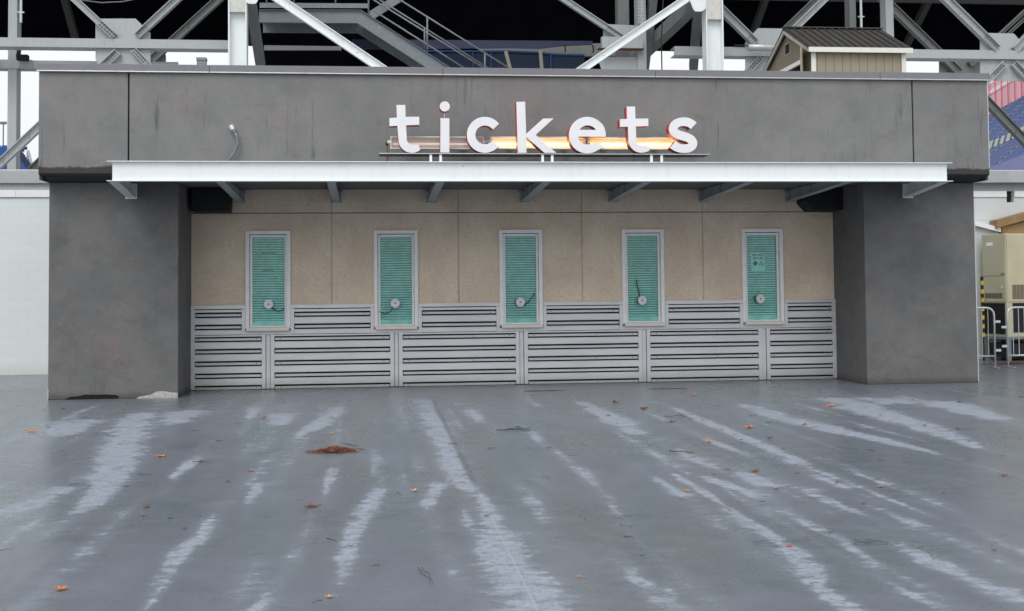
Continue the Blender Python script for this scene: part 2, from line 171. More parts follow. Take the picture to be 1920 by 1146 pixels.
M['rubber'] = dull('black_rubber', (.012, .012, .012), .5)
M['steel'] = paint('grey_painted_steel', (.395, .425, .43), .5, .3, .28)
M['steel_back'] = paint('grey_painted_steel_dark', (.17, .185, .18), .6, .1, .4)  # darker grey for bolts, struts and the members further back
M['galv'] = dull('galvanised_steel', (.20, .225, .245), .5, .3, .18, 14, 50)
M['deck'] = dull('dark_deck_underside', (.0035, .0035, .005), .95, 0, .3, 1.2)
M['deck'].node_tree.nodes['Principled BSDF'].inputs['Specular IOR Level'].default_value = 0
M['slab'] = dull('concrete_slab', (.42, .435, .45), .8, 0, .1, 2)
M['tarp'] = dull('navy_tarpaulin', (.022, .022, .07), .55, 0, .25, 3)
M['mesh_blue'] = dull('blue_mesh', (.004, .018, .05), .7, 0, .25, 5)
M['blue_rail'] = dull('blue_rail', (.008, .06, .20), .5)
M['strap'] = dull('beige_strap', (.26, .235, .20), .8)
M['leaf_o'] = dull('orange_leaf', (.62, .20, .05), .6, 0, .35, 30)
M['leaf_b'] = dull('brown_leaf', (.22, .075, .03), .6, 0, .35, 30)
M['leaf_t'] = dull('tan_leaf', (.55, .32, .17), .6, 0, .3, 30)
M['leaf_r'] = dull('russet_leaf', (.28, .06, .03), .6, 0, .3, 30)
M['leaf_d'] = dull('dark_leaf', (.06, .02, .015), .6, 0, .3, 30)
M['leaf_y'] = dull('yellow_leaf', (.55, .36, .10), .6, 0, .3, 30)
M['leaf_x'] = dull('red_leaf', (.55, .05, .03), .6, 0, .3, 30)
M['twig'] = dull('wet_twig', (.035, .026, .022), .7)
M['wood'] = dull('raw_timber', (.27, .17, .08), .8, 0, .2, 8)
M['ply'] = dull('weathered_plywood', (.30, .195, .09), .8, 0, .2, 6)
M['hvac'] = dull('beige_enamel', (.50, .475, .34), .5, 0, .06, 2)
M['roofmetal'] = dull('brown_standing_seam', (.062, .058, .055), .42, .2, .1)
M['trim'] = dull('cream_trim', (.74, .72, .66), .6, 0, .04)
M['gal_tube'] = dull('galvanised_tube', (.62, .64, .66), .35, .5, .08)
M['navy_wall'] = dull('violet_blue_wall', (.20, .22, .44), .6)
M['pink'] = dull('hazed_red_panel', (.84, .42, .47), .5, 0, .12, .3)  # red panels, with distance haze bleached into the colour
M['pinkwhite'] = dull('white_panel_stripe', (.85, .78, .80), .5)
M['seat'] = dull('blue_seat', (.016, .085, .34), .45, 0, .15, .6)
M['seat_dark'] = dull('navy_seat', (.02, .045, .2), .4, 0, .15, .6)
M['step'] = dull('stand_concrete', (.26, .30, .36), .8)
M['field'] = dull('brown_field_edge', (.09, .05, .04), .9)
M['plaster'] = dull('bare_plaster', (.46, .44, .41), .9, 0, .25, 14)
M['yellow'] = dull('yellow_plastic', (.62, .45, .02), .5)
M['tape'] = dull('old_tape', (.30, .33, .25), .8)
M['paper'] = dull('paper', (.90, .93, .95), .8, 0, .03)
M['ink'] = dull('black_ink', (.02, .025, .025), .7)
M['ink_green'] = dull('green_print', (.10, .22, .08), .7)

def siding_mat(name, c, step, groove):
    t = NT(name); x = t.sep()[0]
    fr = t.math('FRACT', t.math('DIVIDE', x, step)); g = t.math('LESS_THAN', fr, groove)
    col = t.mix(t.noise(3, 4, .6, None, (8, 1, .6)), tuple(v*.85 for v in c), tuple(v*1.1 for v in c))
    return t.out(t.mix(g, col, tuple(v*.35 for v in c)), .75)
M['siding'] = siding_mat('shed_siding', (.30, .265, .19), .178, .06)

def beige_mat():
    t = NT('beige_render'); lump = t.noise(15, 6, .72, None, (1, 1, 1.6)); fine = t.noise(55, 3); big = t.noise(1.1, 5, .6)
    col = t.mix(t.ramp(big, .35, .66), (.69, .565, .445), (.80, .68, .545))
    col = t.mix(t.math('MULTIPLY', t.ramp(lump, .45, .68), .30), col, (.36, .285, .22))
    dk = t.ramp(t.noise(2.2, 6, .7), .60, .74); col = t.mix(t.math('MULTIPLY', dk, .35), col, (.20, .16, .125))
    sc_ = t.ramp(t.noise(8, 4, .7, None, (1.6, 1, .5)), .71, .76); col = t.mix(t.math('MULTIPLY', sc_, .35), col, (.13, .11, .09))
    t.bump(t.math('ADD', lump, t.math('MULTIPLY', fine, .5)), .75, .014)
    return t.out(col, .9)
M['beige'] = beige_mat()

def louver_mat():
    t = NT('louver_metal'); big = t.noise(1.5, 4, .6, None, (.6, 1, 2)); fine = t.noise(8, 5, .7, None, (1, 1, 6))
    col = t.mix(t.ramp(big, .3, .7), (.60, .61, .63), (.69, .70, .72))
    sp = t.ramp(t.noise(46, 3, .6), .70, .75); col = t.mix(t.math('MULTIPLY', sp, .35), col, (.12, .11, .10))
    z = t.sep()[2]
    dirt = t.math('MULTIPLY', t.math('SUBTRACT', 1, t.ramp(t.math('ADD', z, t.math('MULTIPLY', fine, .22)), .1, .42)), .4)
    col = t.mix(dirt, col, (.17, .155, .14))
    t.bump(fine, .06, .003)
    return t.out(col, t.math('ADD', t.math('MULTIPLY', fine, .2), .33), .25)
M['louver'] = louver_mat()

def block_mat():
    t = NT('painted_block'); br = t.n('ShaderNodeTexBrick')
    v = t.n('ShaderNodeCombineXYZ'); s = t.sep(); t.l(s[0], v.inputs[0]); t.l(s[2], v.inputs[1]); t.l(v.outputs[0], br.inputs['Vector'])
    br.inputs['Scale'].default_value = 1; br.inputs['Brick Width'].default_value = .405; br.inputs['Row Height'].default_value = .2025
    br.inputs['Mortar Size'].default_value = .006; br.inputs['Mortar Smooth'].default_value = .4
    br.inputs['Color1'].default_value = (.69, .74, .745, 1); br.inputs['Color2'].default_value = (.71, .76, .765, 1); br.inputs['Mortar'].default_value = (.645, .69, .70, 1)
    n = t.noise(1.2, 5); z = s[2]
    low = t.math('MULTIPLY', t.math('SUBTRACT', 1, t.ramp(t.math('ADD', z, t.math('MULTIPLY', t.noise(2, 5), .3)), .15, .5)), .25)
    col = t.mix(t.math('MULTIPLY', n, .12), br.outputs['Color'], (.40, .42, .41)); col = t.mix(low, col, (.33, .34, .28))
    t.bump(t.math('ADD', t.math('MULTIPLY', br.outputs['Fac'], -1.0), t.math('MULTIPLY', t.noise(60, 3), .3)), .3, .004)
    return t.out(col, .7)
M['block'] = block_mat()
M['panel'] = dull('pale_wall_panel', (.60, .635, .635), .6, 0, .04, 1)
M['whiteband'] = dull('white_flashing', (.80, .81, .84), .45, 0, .03)

def glass_mat():
    m = bpy.data.materials.new('green_tinted_glass'); m.use_nodes = True; t = m.node_tree; t.nodes.clear()
    tr = t.nodes.new('ShaderNodeBsdfTransparent'); tr.inputs[0].default_value = (.76, .98, .955, 1)
    gl = t.nodes.new('ShaderNodeBsdfGlossy'); gl.inputs['Roughness'].default_value = .02
    fr = t.nodes.new('ShaderNodeFresnel'); fr.inputs[0].default_value = 1.5
    mx = t.nodes.new('ShaderNodeMixShader'); o = t.nodes.new('ShaderNodeOutputMaterial')
    df = t.nodes.new('ShaderNodeBsdfDiffuse'); df.inputs[0].default_value = (.42, .58, .55, 1)          # cloudy reflection painted on the pane as a pale film
    ge = t.nodes.new('ShaderNodeNewGeometry'); mp = t.nodes.new('ShaderNodeVectorMath'); mp.operation = 'MULTIPLY'; mp.inputs[1].default_value = (1, 1, .8); t.links.new(ge.outputs['Position'], mp.inputs[0])
    no = t.nodes.new('ShaderNodeTexNoise'); no.inputs['Scale'].default_value = 3.1; no.inputs['Detail'].default_value = 6; no.inputs['Distortion'].default_value = 1.5; t.links.new(mp.outputs[0], no.inputs['Vector'])
    mr = t.nodes.new('ShaderNodeMapRange'); mr.inputs['From Min'].default_value = .42; mr.inputs['From Max'].default_value = .75; mr.inputs['To Max'].default_value = .12; t.links.new(no.outputs['Fac'], mr.inputs[0])
    m0 = t.nodes.new('ShaderNodeMixShader'); t.links.new(mr.outputs[0], m0.inputs[0]); t.links.new(tr.outputs[0], m0.inputs[1]); t.links.new(df.outputs[0], m0.inputs[2])
    t.links.new(fr.outputs[0], mx.inputs[0]); t.links.new(m0.outputs[0], mx.inputs[1]); t.links.new(gl.outputs[0], mx.inputs[2]); t.links.new(mx.outputs[0], o.inputs[0])
    return m
M['glass'] = glass_mat()
M['groove_shade'] = dull('shutter_groove_shade', (.07, .075, .075), .8)  # dark strips painted as the shadow lines between shutter slats
M['blind'] = dull('roller_shutter', (.90, .91, .90), .6, 0, .10, 5)
def clear_mat():
    m = bpy.data.materials.new('clear_cover'); m.use_nodes = True; t = m.node_tree; t.nodes.clear()
    tr = t.nodes.new('ShaderNodeBsdfTransparent'); tr.inputs[0].default_value = (.93, .92, .90, 1)
    gl = t.nodes.new('ShaderNodeBsdfGlossy'); gl.inputs['Roughness'].default_value = .25
    mx = t.nodes.new('ShaderNodeMixShader'); mx.inputs[0].default_value = .07; o = t.nodes.new('ShaderNodeOutputMaterial')
    t.links.new(tr.outputs[0], mx.inputs[1]); t.links.new(gl.outputs[0], mx.inputs[2]); t.links.new(mx.outputs[0], o.inputs[0]); return m
M['clear'] = clear_mat()
def tube_mat(name, c, s):
    t = NT(name); t.b.inputs['Emission Color'].default_value = (*c, 1); t.b.inputs['Emission Strength'].default_value = s
    return t.out((.8, .8, .8), .4)
M['tube_warm'] = tube_mat('lit_warm_tube', (1, .55, .22), 8)
M['tube_dim'] = tube_mat('dim_failing_tube', (1, .66, .52), .55)
M['reflector'] = dull('lamp_reflector', (.74, .73, .71), .4, .1, .03)
M['stripe_y'] = M['yellow']

def ground_mat():
    t = NT('wet_coated_concrete'); s = t.sep()
    at = t.n('ShaderNodeAttribute', attribute_name='dry', attribute_type='GEOMETRY'); dry = at.outputs['Fac']
    n1 = t.noise(2.1, 5, .6); n2 = t.noise(1, 4, .65, None, (6, 10, 1)); n3 = t.noise(1, 4, .55, None, (1.6, .28, 1)); n4 = t.noise(21, 3, .6)
    amp = t.math('ADD', .5, t.math('MULTIPLY', dry, .55))
    c5 = lambda n, k: t.math('MULTIPLY', t.math('SUBTRACT', n, .5), k)
    nz = t.math('ADD', t.math('ADD', c5(n1, 1.55), c5(n2, 1.7)), t.math('ADD', c5(n3, 1.3), c5(n4, .5)))
    f = t.math('ADD', dry, t.math('MULTIPLY', nz, amp))
    d = t.math('MULTIPLY', t.ramp(f, .42, .90), t.ramp(n4, .15, .55))
    damp = t.ramp(f, -.1, .65)                       # half dry halo
    big = t.noise(.35, 5, .6); grain = t.noise(36, 3, .75); mid = t.noise(1, 5, .65, None, (1.5, .8, 1)); blot = t.noise(3.4, 5, .65)
    wet = t.mix(t.ramp(big, .38, .62), (.136, .164, .186), (.166, .180, .222))
    wet = t.mix(t.math('MULTIPLY', t.ramp(mid, .36, .68), .5), wet, (.110, .132, .152))
    wet = t.mix(t.math('MULTIPLY', t.ramp(blot, .42, .72), .45), wet, (.20, .218, .25))
    wet = t.mix(t.math('MULTIPLY', damp, .75), wet, (.20, .228, .268))
    fib = t.math('ADD', .42, t.math('MULTIPLY', t.ramp(n2, .32, .64), .45))
    col = t.mix(t.math('MULTIPLY', d, fib), wet, (.355, .40, .47))
    # aggregate showing, dark specks, hair cracks and scuffs
    gsp = t.ramp(grain, .50, .68); col = t.mix(t.math('MULTIPLY', gsp, .42), col, (.06, .068, .078))
    gs2 = t.ramp(t.noise(33, 2, .6), .64, .72); col = t.mix(t.math('MULTIPLY', gs2, .35), col, (.30, .33, .37))
    sp = t.ramp(t.noise(15, 2, .5), .72, .76); col = t.mix(t.math('MULTIPLY', sp, .6), col, (.045, .045, .045))
    cr = t.math('ABSOLUTE', t.math('SUBTRACT', t.noise(.55, 4, .55), .5)); crm = t.ramp(t.noise(.3, 2), .52, .6)
    col = t.mix(t.math('MULTIPLY', t.math('MULTIPLY', t.math('SUBTRACT', 1, t.ramp(cr, .0015, .005)), crm), .5), col, (.055, .06, .068))
    sc1 = t.ramp(t.noise(1, 3, .5, None, (14, 1.1, 1)), .70, .76); scm = t.ramp(t.noise(.7, 2), .55, .65)
    col = t.mix(t.math('MULTIPLY', t.math('MULTIPLY', sc1, scm), .3), col, (.07, .078, .085))
    # construction joint running towards the wall
    dx = t.math('ABSOLUTE', t.math('SUBTRACT', s[0], t.math('ADD', .105, t.math('MULTIPLY', s[1], .0068))))
    wob = t.math('ADD', dx, t.math('MULTIPLY', t.math('SUBTRACT', t.noise(1.4, 4), .5), .02))
    ln = t.math('MULTIPLY', t.math('SUBTRACT', 1, t.ramp(wob, .012, .05)), t.math('MULTIPLY', t.ramp(s[1], -12.2, -11.2), t.math('SUBTRACT', 1, t.ramp(s[1], -3.2, -2.6))))
    col = t.mix(t.math('MULTIPLY', ln, .5), col, (.07, .08, .09))
    ln2 = t.math('MULTIPLY', t.math('SUBTRACT', 1, t.ramp(dx, .003, .009)), t.math('SUBTRACT', 1, t.ramp(s[1], -12.4, -11.6)))
    col = t.mix(t.math('MULTIPLY', ln2, .4), col, (.40, .43, .48))
    rough = t.math('ADD', t.math('MULTIPLY', d, .25), t.math('ADD', .19, t.math('MULTIPLY', big, .18)))
    t.b.inputs['Specular IOR Level'].default_value = .4
    t.bump(t.math('ADD', t.math('MULTIPLY', grain, .6), t.math('MULTIPLY', n2, .3)), .14, .005)
    return t.out(col, rough)
M['ground'] = ground_mat()
def slit_mat():
    t = NT('slit_black'); t.b.inputs['Specular IOR Level'].default_value = .12; return t.out((.006, .006, .007), .25)  # plain near-black for the two ground slits, not a water surface
M['slit'] = slit_mat()

# ------------------------------------------------------------------ mesh helpers
class MB:
    def __init__(s): s.v = []; s.f = []; s.mi = []
    def add(s, vs, fs, mi=0):
        b = len(s.v); s.v += [tuple(x) for x in vs]
        for f in fs: s.f.append([b+i for i in f]); s.mi.append(mi)
        return s
    def box(s, x0, x1, y0, y1, z0, z1, mi=0):
        v = [(x0, y0, z0), (x1, y0, z0), (x1, y1, z0), (x0, y1, z0), (x0, y0, z1), (x1, y0, z1), (x1, y1, z1), (x0, y1, z1)]
        return s.add(v, [(0, 3, 2, 1), (4, 5, 6, 7), (0, 1, 5, 4), (1, 2, 6, 5), (2, 3, 7, 6), (3, 0, 4, 7)], mi)
    def prism(s, loops, fn, t0, t1, mi=0, ms=None):
        """extrude a 2D polygon (outer loop, then holes) between t0 and t1; fn(a,b,t)->xyz"""
        if not isinstance(loops[0][0], (list, tuple)): loops = [loops]
        loops = [l for l in loops if len(l) > 2]
        tri = geometry.tessellate_polygon([[Vector((p[0], p[1], 0)) for p in l] for l in loops])
        flat = [p for l in loops for p in l]; n = len(flat)
        fs = [tuple(reversed(x)) for x in tri] + [tuple(i+n for i in x) for x in tri]
        s.add([fn(p[0], p[1], t0) for p in flat]+[fn(p[0], p[1], t1) for p in flat], fs, mi)
        b = len(s.v)-2*n; o = 0
        for l in loops:
            m = len(l)
            for i in range(m):
                j = (i+1) % m
                s.f.append([b+o+i, b+o+j, b+o+j+n, b+o+i+n]); s.mi.append(mi if ms is None else ms)
            o += m
        return s
    def xz(s, loops, y0, y1, mi=0, ms=None): return s.prism(loops, lambda a, b, t: (a, t, b), y0, y1, mi, ms)
    def yz(s, loops, x0, x1, mi=0): return s.prism(loops, lambda a, b, t: (t, a, b), x0, x1, mi)
    def xy(s, loops, z0, z1, mi=0): return s.prism(loops, lambda a, b, t: (a, b, t), z0, z1, mi)
    def tube(s, path, r, n=8, mi=0):
        P = [Vector(p) for p in path]; rings = []; up = None
        for i, p in enumerate(P):
            d = (P[min(i+1, len(P)-1)]-P[max(i-1, 0)]).normalized()
            if up is None: up = Vector((0, 0, 1)) if abs(d.z) < .9 else Vector((1, 0, 0))
            a = d.cross(up).normalized(); b = a.cross(d).normalized(); up = b
            rr = r[i] if isinstance(r, (list, tuple)) else r
            rings.append([p+(a*math.cos(2*math.pi*k/n)+b*math.sin(2*math.pi*k/n))*rr for k in range(n)])
        vs = [q for g in rings for q in g]; fs = []
        for i in range(len(P)-1):
            for k in range(n): fs.append((i*n+k, i*n+(k+1) % n, (i+1)*n+(k+1) % n, (i+1)*n+k))
        fs += [tuple(reversed(range(n))), tuple((len(P)-1)*n+k for k in range(n))]
        return s.add(vs, fs, mi)
    def bar(s, a, b, w, h, mi=0, up=(0, 0, 1)):
        """rectangular bar from a to b, w across, h along 'up'"""
        a, b = Vector(a), Vector(b); d = (b-a).normalized(); sd = d.cross(Vector(up))
        if sd.length < 1e-4: sd = d.cross(Vector((1, 0, 0)))
        sd.normalize(); u = sd.cross(d).normalized(); sd = sd*w/2; u = u*h/2
        v = [a-sd-u, a+sd-u, a+sd+u, a-sd+u, b-sd-u, b+sd-u, b+sd+u, b-sd+u]
        return s.add(v, [(0, 1, 2, 3), (7, 6, 5, 4), (0, 4, 5, 1), (1, 5, 6, 2), (2, 6, 7, 3), (3, 7, 4, 0)], mi)
    def ibeam(s, a, b, h, dep, tf=.022, tw=.014, mi=0):
        """I section lying in an XZ plane: web facing the street, flanges dep deep"""
        a, b = Vector(a), Vector(b); d = (b-a).normalized(); nrm = Vector((-d.z, 0, d.x))
        s.bar(a, b, dep*.0+h-2*tf, tw, mi, (0, 1, 0))
        for k in (-1, 1):
            o = nrm*k*(h-tf)/2; s.bar(a+o, b+o, tf, dep, mi, (0, 1, 0))
        return s
    def disc(s, c, r, y0, y1, n=24, mi=0): return s.xz([(c[0]+r*math.cos(2*math.pi*k/n), c[1]+r*math.sin(2*math.pi*k/n)) for k in range(n)], y0, y1, mi)
    def bolt(s, x, y, z, r=.025, h=.02, mi=0):
        n = 7; return s.add([(x+r*math.cos(2*math.pi*k/n), y, z+r*math.sin(2*math.pi*k/n)) for k in range(n)]+[(x+.7*r*math.cos(2*math.pi*k/n), y-h, z+.7*r*math.sin(2*math.pi*k/n)) for k in range(n)],
            [tuple(range(n, 2*n))]+[(k, (k+1) % n, (k+1) % n+n, k+n) for k in range(n)], mi)
ORG = {}
def obj(name, mb, mats, parent=None, bevel=0, smooth=False):
    if not isinstance(mats, (list, tuple)): mats = [mats]
    off = Vector((0, 0, 0))
    if parent is not None: off = ORG.get(parent.name, Vector((0, 0, 0)))
    me = bpy.data.meshes.new(name); me.from_pydata([(v[0]-off.x, v[1]-off.y, v[2]-off.z) for v in mb.v], [], mb.f)
    for m in mats: me.materials.append(M[m] if isinstance(m, str) else m)
    me.polygons.foreach_set('material_index', mb.mi)
    if smooth: me.polygons.foreach_set('use_smooth', [True]*len(me.polygons))
    bm = bmesh.new(); bm.from_mesh(me); bmesh.ops.recalc_face_normals(bm, faces=bm.faces); bm.to_mesh(me); bm.free()
    me.update(); o = bpy.data.objects.new(name, me); sc.collection.objects.link(o)
    if parent is not None: o.parent = parent; ORG[o.name] = off
    if bevel:
        b = o.modifiers.new('bevel', 'BEVEL'); b.width = bevel; b.segments = 2; b.limit_method = 'ANGLE'; b.angle_limit = R(40)
    return o
def tag(o, label=None, cat=None, group=None, kind=None):
    if label: o['label'] = label
    if cat: o['category'] = cat
    if group: o['group'] = group
    if kind: o['kind'] = kind
    return o
def thing(name, loc, label, cat, group=None):
    o = bpy.data.objects.new(name, None); sc.collection.objects.link(o); o.location = loc; o.empty_display_size = .2
    ORG[o.name] = Vector(loc); return tag(o, label, cat, group)
def single(name, mb, mats, loc, label, cat, group=None, bevel=0, smooth=False, kind=None):
    """a thing that is one mesh, its origin at loc"""
    mb.v = [(x-loc[0], y-loc[1], z-loc[2]) for x, y, z in mb.v]
    o = obj(name, mb, mats, None, bevel, smooth); o.location = loc; return tag(o, label, cat, group, kind)

# ------------------------------------------------------------------ ground: one sheet to the horizon, fine near the camera
def axis(lo, hi, st, far):
    a = [lo+st*i for i in range(int(round((hi-lo)/st))+1)]; d = st; x = a[-1]; up = []
    while x < far: d *= 1.6; x += d; up.append(x)
    d = st; x = a[0]; dn = []
    while x > -far: d *= 1.6; x -= d; dn.append(x)
    return dn[::-1]+a+up
def smooth01(t): t = max(0., min(1., t)); return t*t*(3-2*t)
gx = axis(-9, 13, .07, 700); gy = axis(-19, 3, .11, 700)
rnd = random.Random(3); seg = []
for s_ in STREAKS:
    s_ = sorted(s_, key=lambda p: p[1]); seg.append((s_, 1.0))
    a, z = s_[0], s_[-1]                                # faint continuation of every worn run, uphill and downhill
    seg.append(([[a[0]+rnd.uniform(-.1, .1), a[1]-rnd.uniform(.8, 3), a[2]*.6], [a[0], a[1], a[2]*1.2], [(a[0]+z[0])/2, (a[1]+z[1])/2, a[2]*1.5], [z[0], z[1], z[2]*1.2], [z[0]+rnd.uniform(-.1, .1), min(-2.6, z[1]+rnd.uniform(.8, 3)), z[2]*.6]], .42))
for _ in range(130):                                    # small stray dry patches
    x = rnd.uniform(-7, 12); y = rnd.uniform(-17, -3); L = rnd.uniform(.3, 1.2); h = rnd.uniform(.04, .13)
    L *= rnd.uniform(.8, 2.4); seg.append(([[x, y-L, h*.4], [x+rnd.uniform(-.05, .05), y, h], [x, y+L, h*.4]], rnd.uniform(.3, .8)))
def dryness(x, y):
    v = 0
    for s_, am in seg:
        if y < s_[0][1]-.5 or y > s_[-1][1]+.5: continue
        if y <= s_[0][1]: c, h, e = s_[0][0], s_[0][2], 1-(s_[0][1]-y)/.5
        elif y >= s_[-1][1]: c, h, e = s_[-1][0], s_[-1][2], 1-(y-s_[-1][1])/.5
        else:
            for a, b in zip(s_, s_[1:]):
                if a[1] <= y <= b[1]:
                    t = (y-a[1])/(b[1]-a[1]+1e-6); c = a[0]+(b[0]-a[0])*t; h = a[2]+(b[2]-a[2])*t; e = 1; break
        q = abs(x-c)/(h*.92+.02)
        if q < 1.6: v = max(v, am*e*(1-smooth01(q/1.6)))
    return v
gm = bpy.data.meshes.new('ground'); nx, ny = len(gx), len(gy)
gm.from_pydata([(x, y, 0) for y in gy for x in gx], [], [(j*nx+i, j*nx+i+1, (j+1)*nx+i+1, (j+1)*nx+i) for j in range(ny-1) for i in range(nx-1)])
at_ = gm.attributes.new('dry', 'FLOAT', 'POINT')
at_.data.foreach_set('value', [dryness(x, y) if (-12 < x < 16 and -20 < y < 4) else 0. for y in gy for x in gx])
gm.materials.append(M['ground']); go = bpy.data.objects.new('ground', gm); sc.collection.objects.link(go); go['kind'] = 'structure'
for x0, x1, y in ((1.70, 2.42, -1.54), (3.86, 4.58, -1.58)):
    n = 40; rr = random.Random(int(x0*10)); c = (x0+x1)/2
    pts = [(c+(x1-x0)/2*math.cos(2*math.pi*k/n)*(1+rr.uniform(-.05, .05)), y+.09*math.sin(2*math.pi*k/n)*(1+rr.uniform(-.3, .3))) for k in range(n)]
    o = obj('slit', MB().add([(p[0], p[1], .005) for p in pts], [tuple(range(n))]), 'slit'); o['kind'] = 'structure'  # flat black sheet for a dark slot in the ground, no water

# ------------------------------------------------------------------ ticket booth
XL, XR = -4.10, 7.87
booth = thing('ticket_booth', (1.9, 0, 0), 'long low grey ticket booth with five green windows under a white canopy', 'building')
obj('pillar', MB().box(-6.2, XL, -1.5, 5.1, 0, 3.60), 'pillar', booth, .012)['label'] = 'wide grey pillar with chipped white base on the left'
obj('pillar', MB().box(XR, 9.95, -1.5, 5.1, 0, 3.60), 'pillar', booth, .012)['label'] = 'wide grey pillar with bare corner strip on the right'
# chips at the foot of the left pillar, exposed corner beads
pl = [(-4.78, .0), (-4.72, .03), (-4.66, .035), (-4.55, .06), (-4.45, .105), (-4.36, .115), (-4.28, .10), (-4.19, .085), (-4.105, .08), (-4.105, 0)]
obj('bare_plaster', MB().xz(pl, -1.508, -1.49), 'plaster', booth)
pl = [(-5.95, .0), (-5.84, .045), (-5.70, .055), (-5.60, .08), (-5.45, .07), (-5.30, .075), (-5.12, .065), (-5.06, .04), (-5.08, 0)]
obj('chipped_hole', MB().xz(pl, -1.506, -1.49), 'dark', booth)
obj('corner_bead', MB().box(9.938, 9.954, -1.506, -1.49, .01, 3.2), 'zinc', booth)
obj('corner_bead', MB().box(-6.204, -6.19, -1.506, -1.49, .02, .18), 'zinc', booth)
# fascia: three rendered panels with open joints over a dark core
obj('fascia_core', MB().box(-6.2, 9.95, -1.93, 5.1, 3.66, 5.36), 'dark', booth)
FP = [(-6.25, -4.84), (-4.815, 8.59), (8.617, 10.0)]
for i, (a, b) in enumerate(FP):
    mb = MB().yz([(-2.0, 3.705), (-1.93, 3.665), (-1.50, 3.605), (-1.50, 3.70), (-1.94, 3.76), (-1.94, 5.365), (-2.0, 5.365)], a, b)
    if i == 0: mb.box(-6.25, -6.203, -1.94, 5.1, 3.605, 5.365)
    if i == 2: mb.box(9.953, 10.0, -1.94, 5.1, 3.605, 5.365)
    obj('fascia_panel', mb, 'fascia', booth, .008)
obj('corner_bead', MB().box(9.99, 10.004, -2.005, -1.985, 3.82, 5.36), 'zinc', booth)
obj('soffit', MB().box(XL+.002, XR-.002, -1.495, 0.02, 3.60, 3.655), 'pillar', booth)
obj('roof', MB().box(-6.2, 9.95, -1.9, 5.1, 5.362, 5.40), 'slab', booth)
cx = [-6.28, -3.527, .327, 3.983, 8.001, 10.03]
for a, b in zip(cx, cx[1:]):
    obj('coping', MB().box(a+.004, b-.003, -2.045, -1.70, 5.385, 5.50).box(a+.004, b-.003, -2.058, -2.0, 5.366, 5.384, 1), ['coping', 'zinc'], booth, .004)
# rear wall of the recess, in render panels with open joints round the window holes
WX = [-3.137+2.3*k for k in range(5)]; WW = .80; WZ0, WZ1 = 1.05, 2.853
def holed(mb, x0, x1, z0, z1, holes, y0, y1):
    xs = sorted({x0, x1, *[h for H in holes for h in H[:2] if x0 < h < x1]}); zs = sorted({z0, z1, *[h for H in holes for h in H[2:] if z0 < h < z1]})
    for a, b in zip(xs, xs[1:]):
        for c, d in zip(zs, zs[1:]):
            if any(H[0] <= (a+b)/2 <= H[1] and H[2] <= (c+d)/2 <= H[3] for H in holes): continue
            mb.box(a, b, y0, y1, c, d)
    return mb
holes = [(x, x+WW, WZ0, WZ1) for x in WX]
px = [XL, -1.60, .712, 3.014, 5.32, XR]
for a, b in zip(px, px[1:]):
    a2, b2 = a+(.009 if a != XL else .002), b-(.009 if b != XR else .002)
    obj('render_panel', holed(MB(), a2, b2, 1.50, 3.166, holes, 0, .10), 'beige', booth)
    obj('render_panel', MB().box(a2, b2, -.004, .10, 3.182, 3.60), 'beige', booth)
bk = holed(MB(), XL, XR, 1.45, 3.60, holes, .10, .16); bk.box(XL, XR, .022, .10, 3.167, 3.181)
for x in px[1:-1]: bk.box(x-.0085, x-.0045, .010, .10, 1.5, 3.6); bk.box(x+.0045, x+.0085, .010, .10, 1.5, 3.6); bk.box(x-.0044, x+.0044, -.003, .10, 1.5, 3.6, 1)
obj('wall_backing', bk, [dull('joint_filler', (.16, .13, .10), .9), 'beige'], booth)
obj('inner_room', MB().box(XL, XR, .75, .8, 0, 3.6).box(XL, XR, .16, .75, .9, .95), 'dark', booth)
obj('conduit_cover', MB().box(7.42, 7.60, -.03, .01, 2.95, 3.09), 'beige', booth, .006)
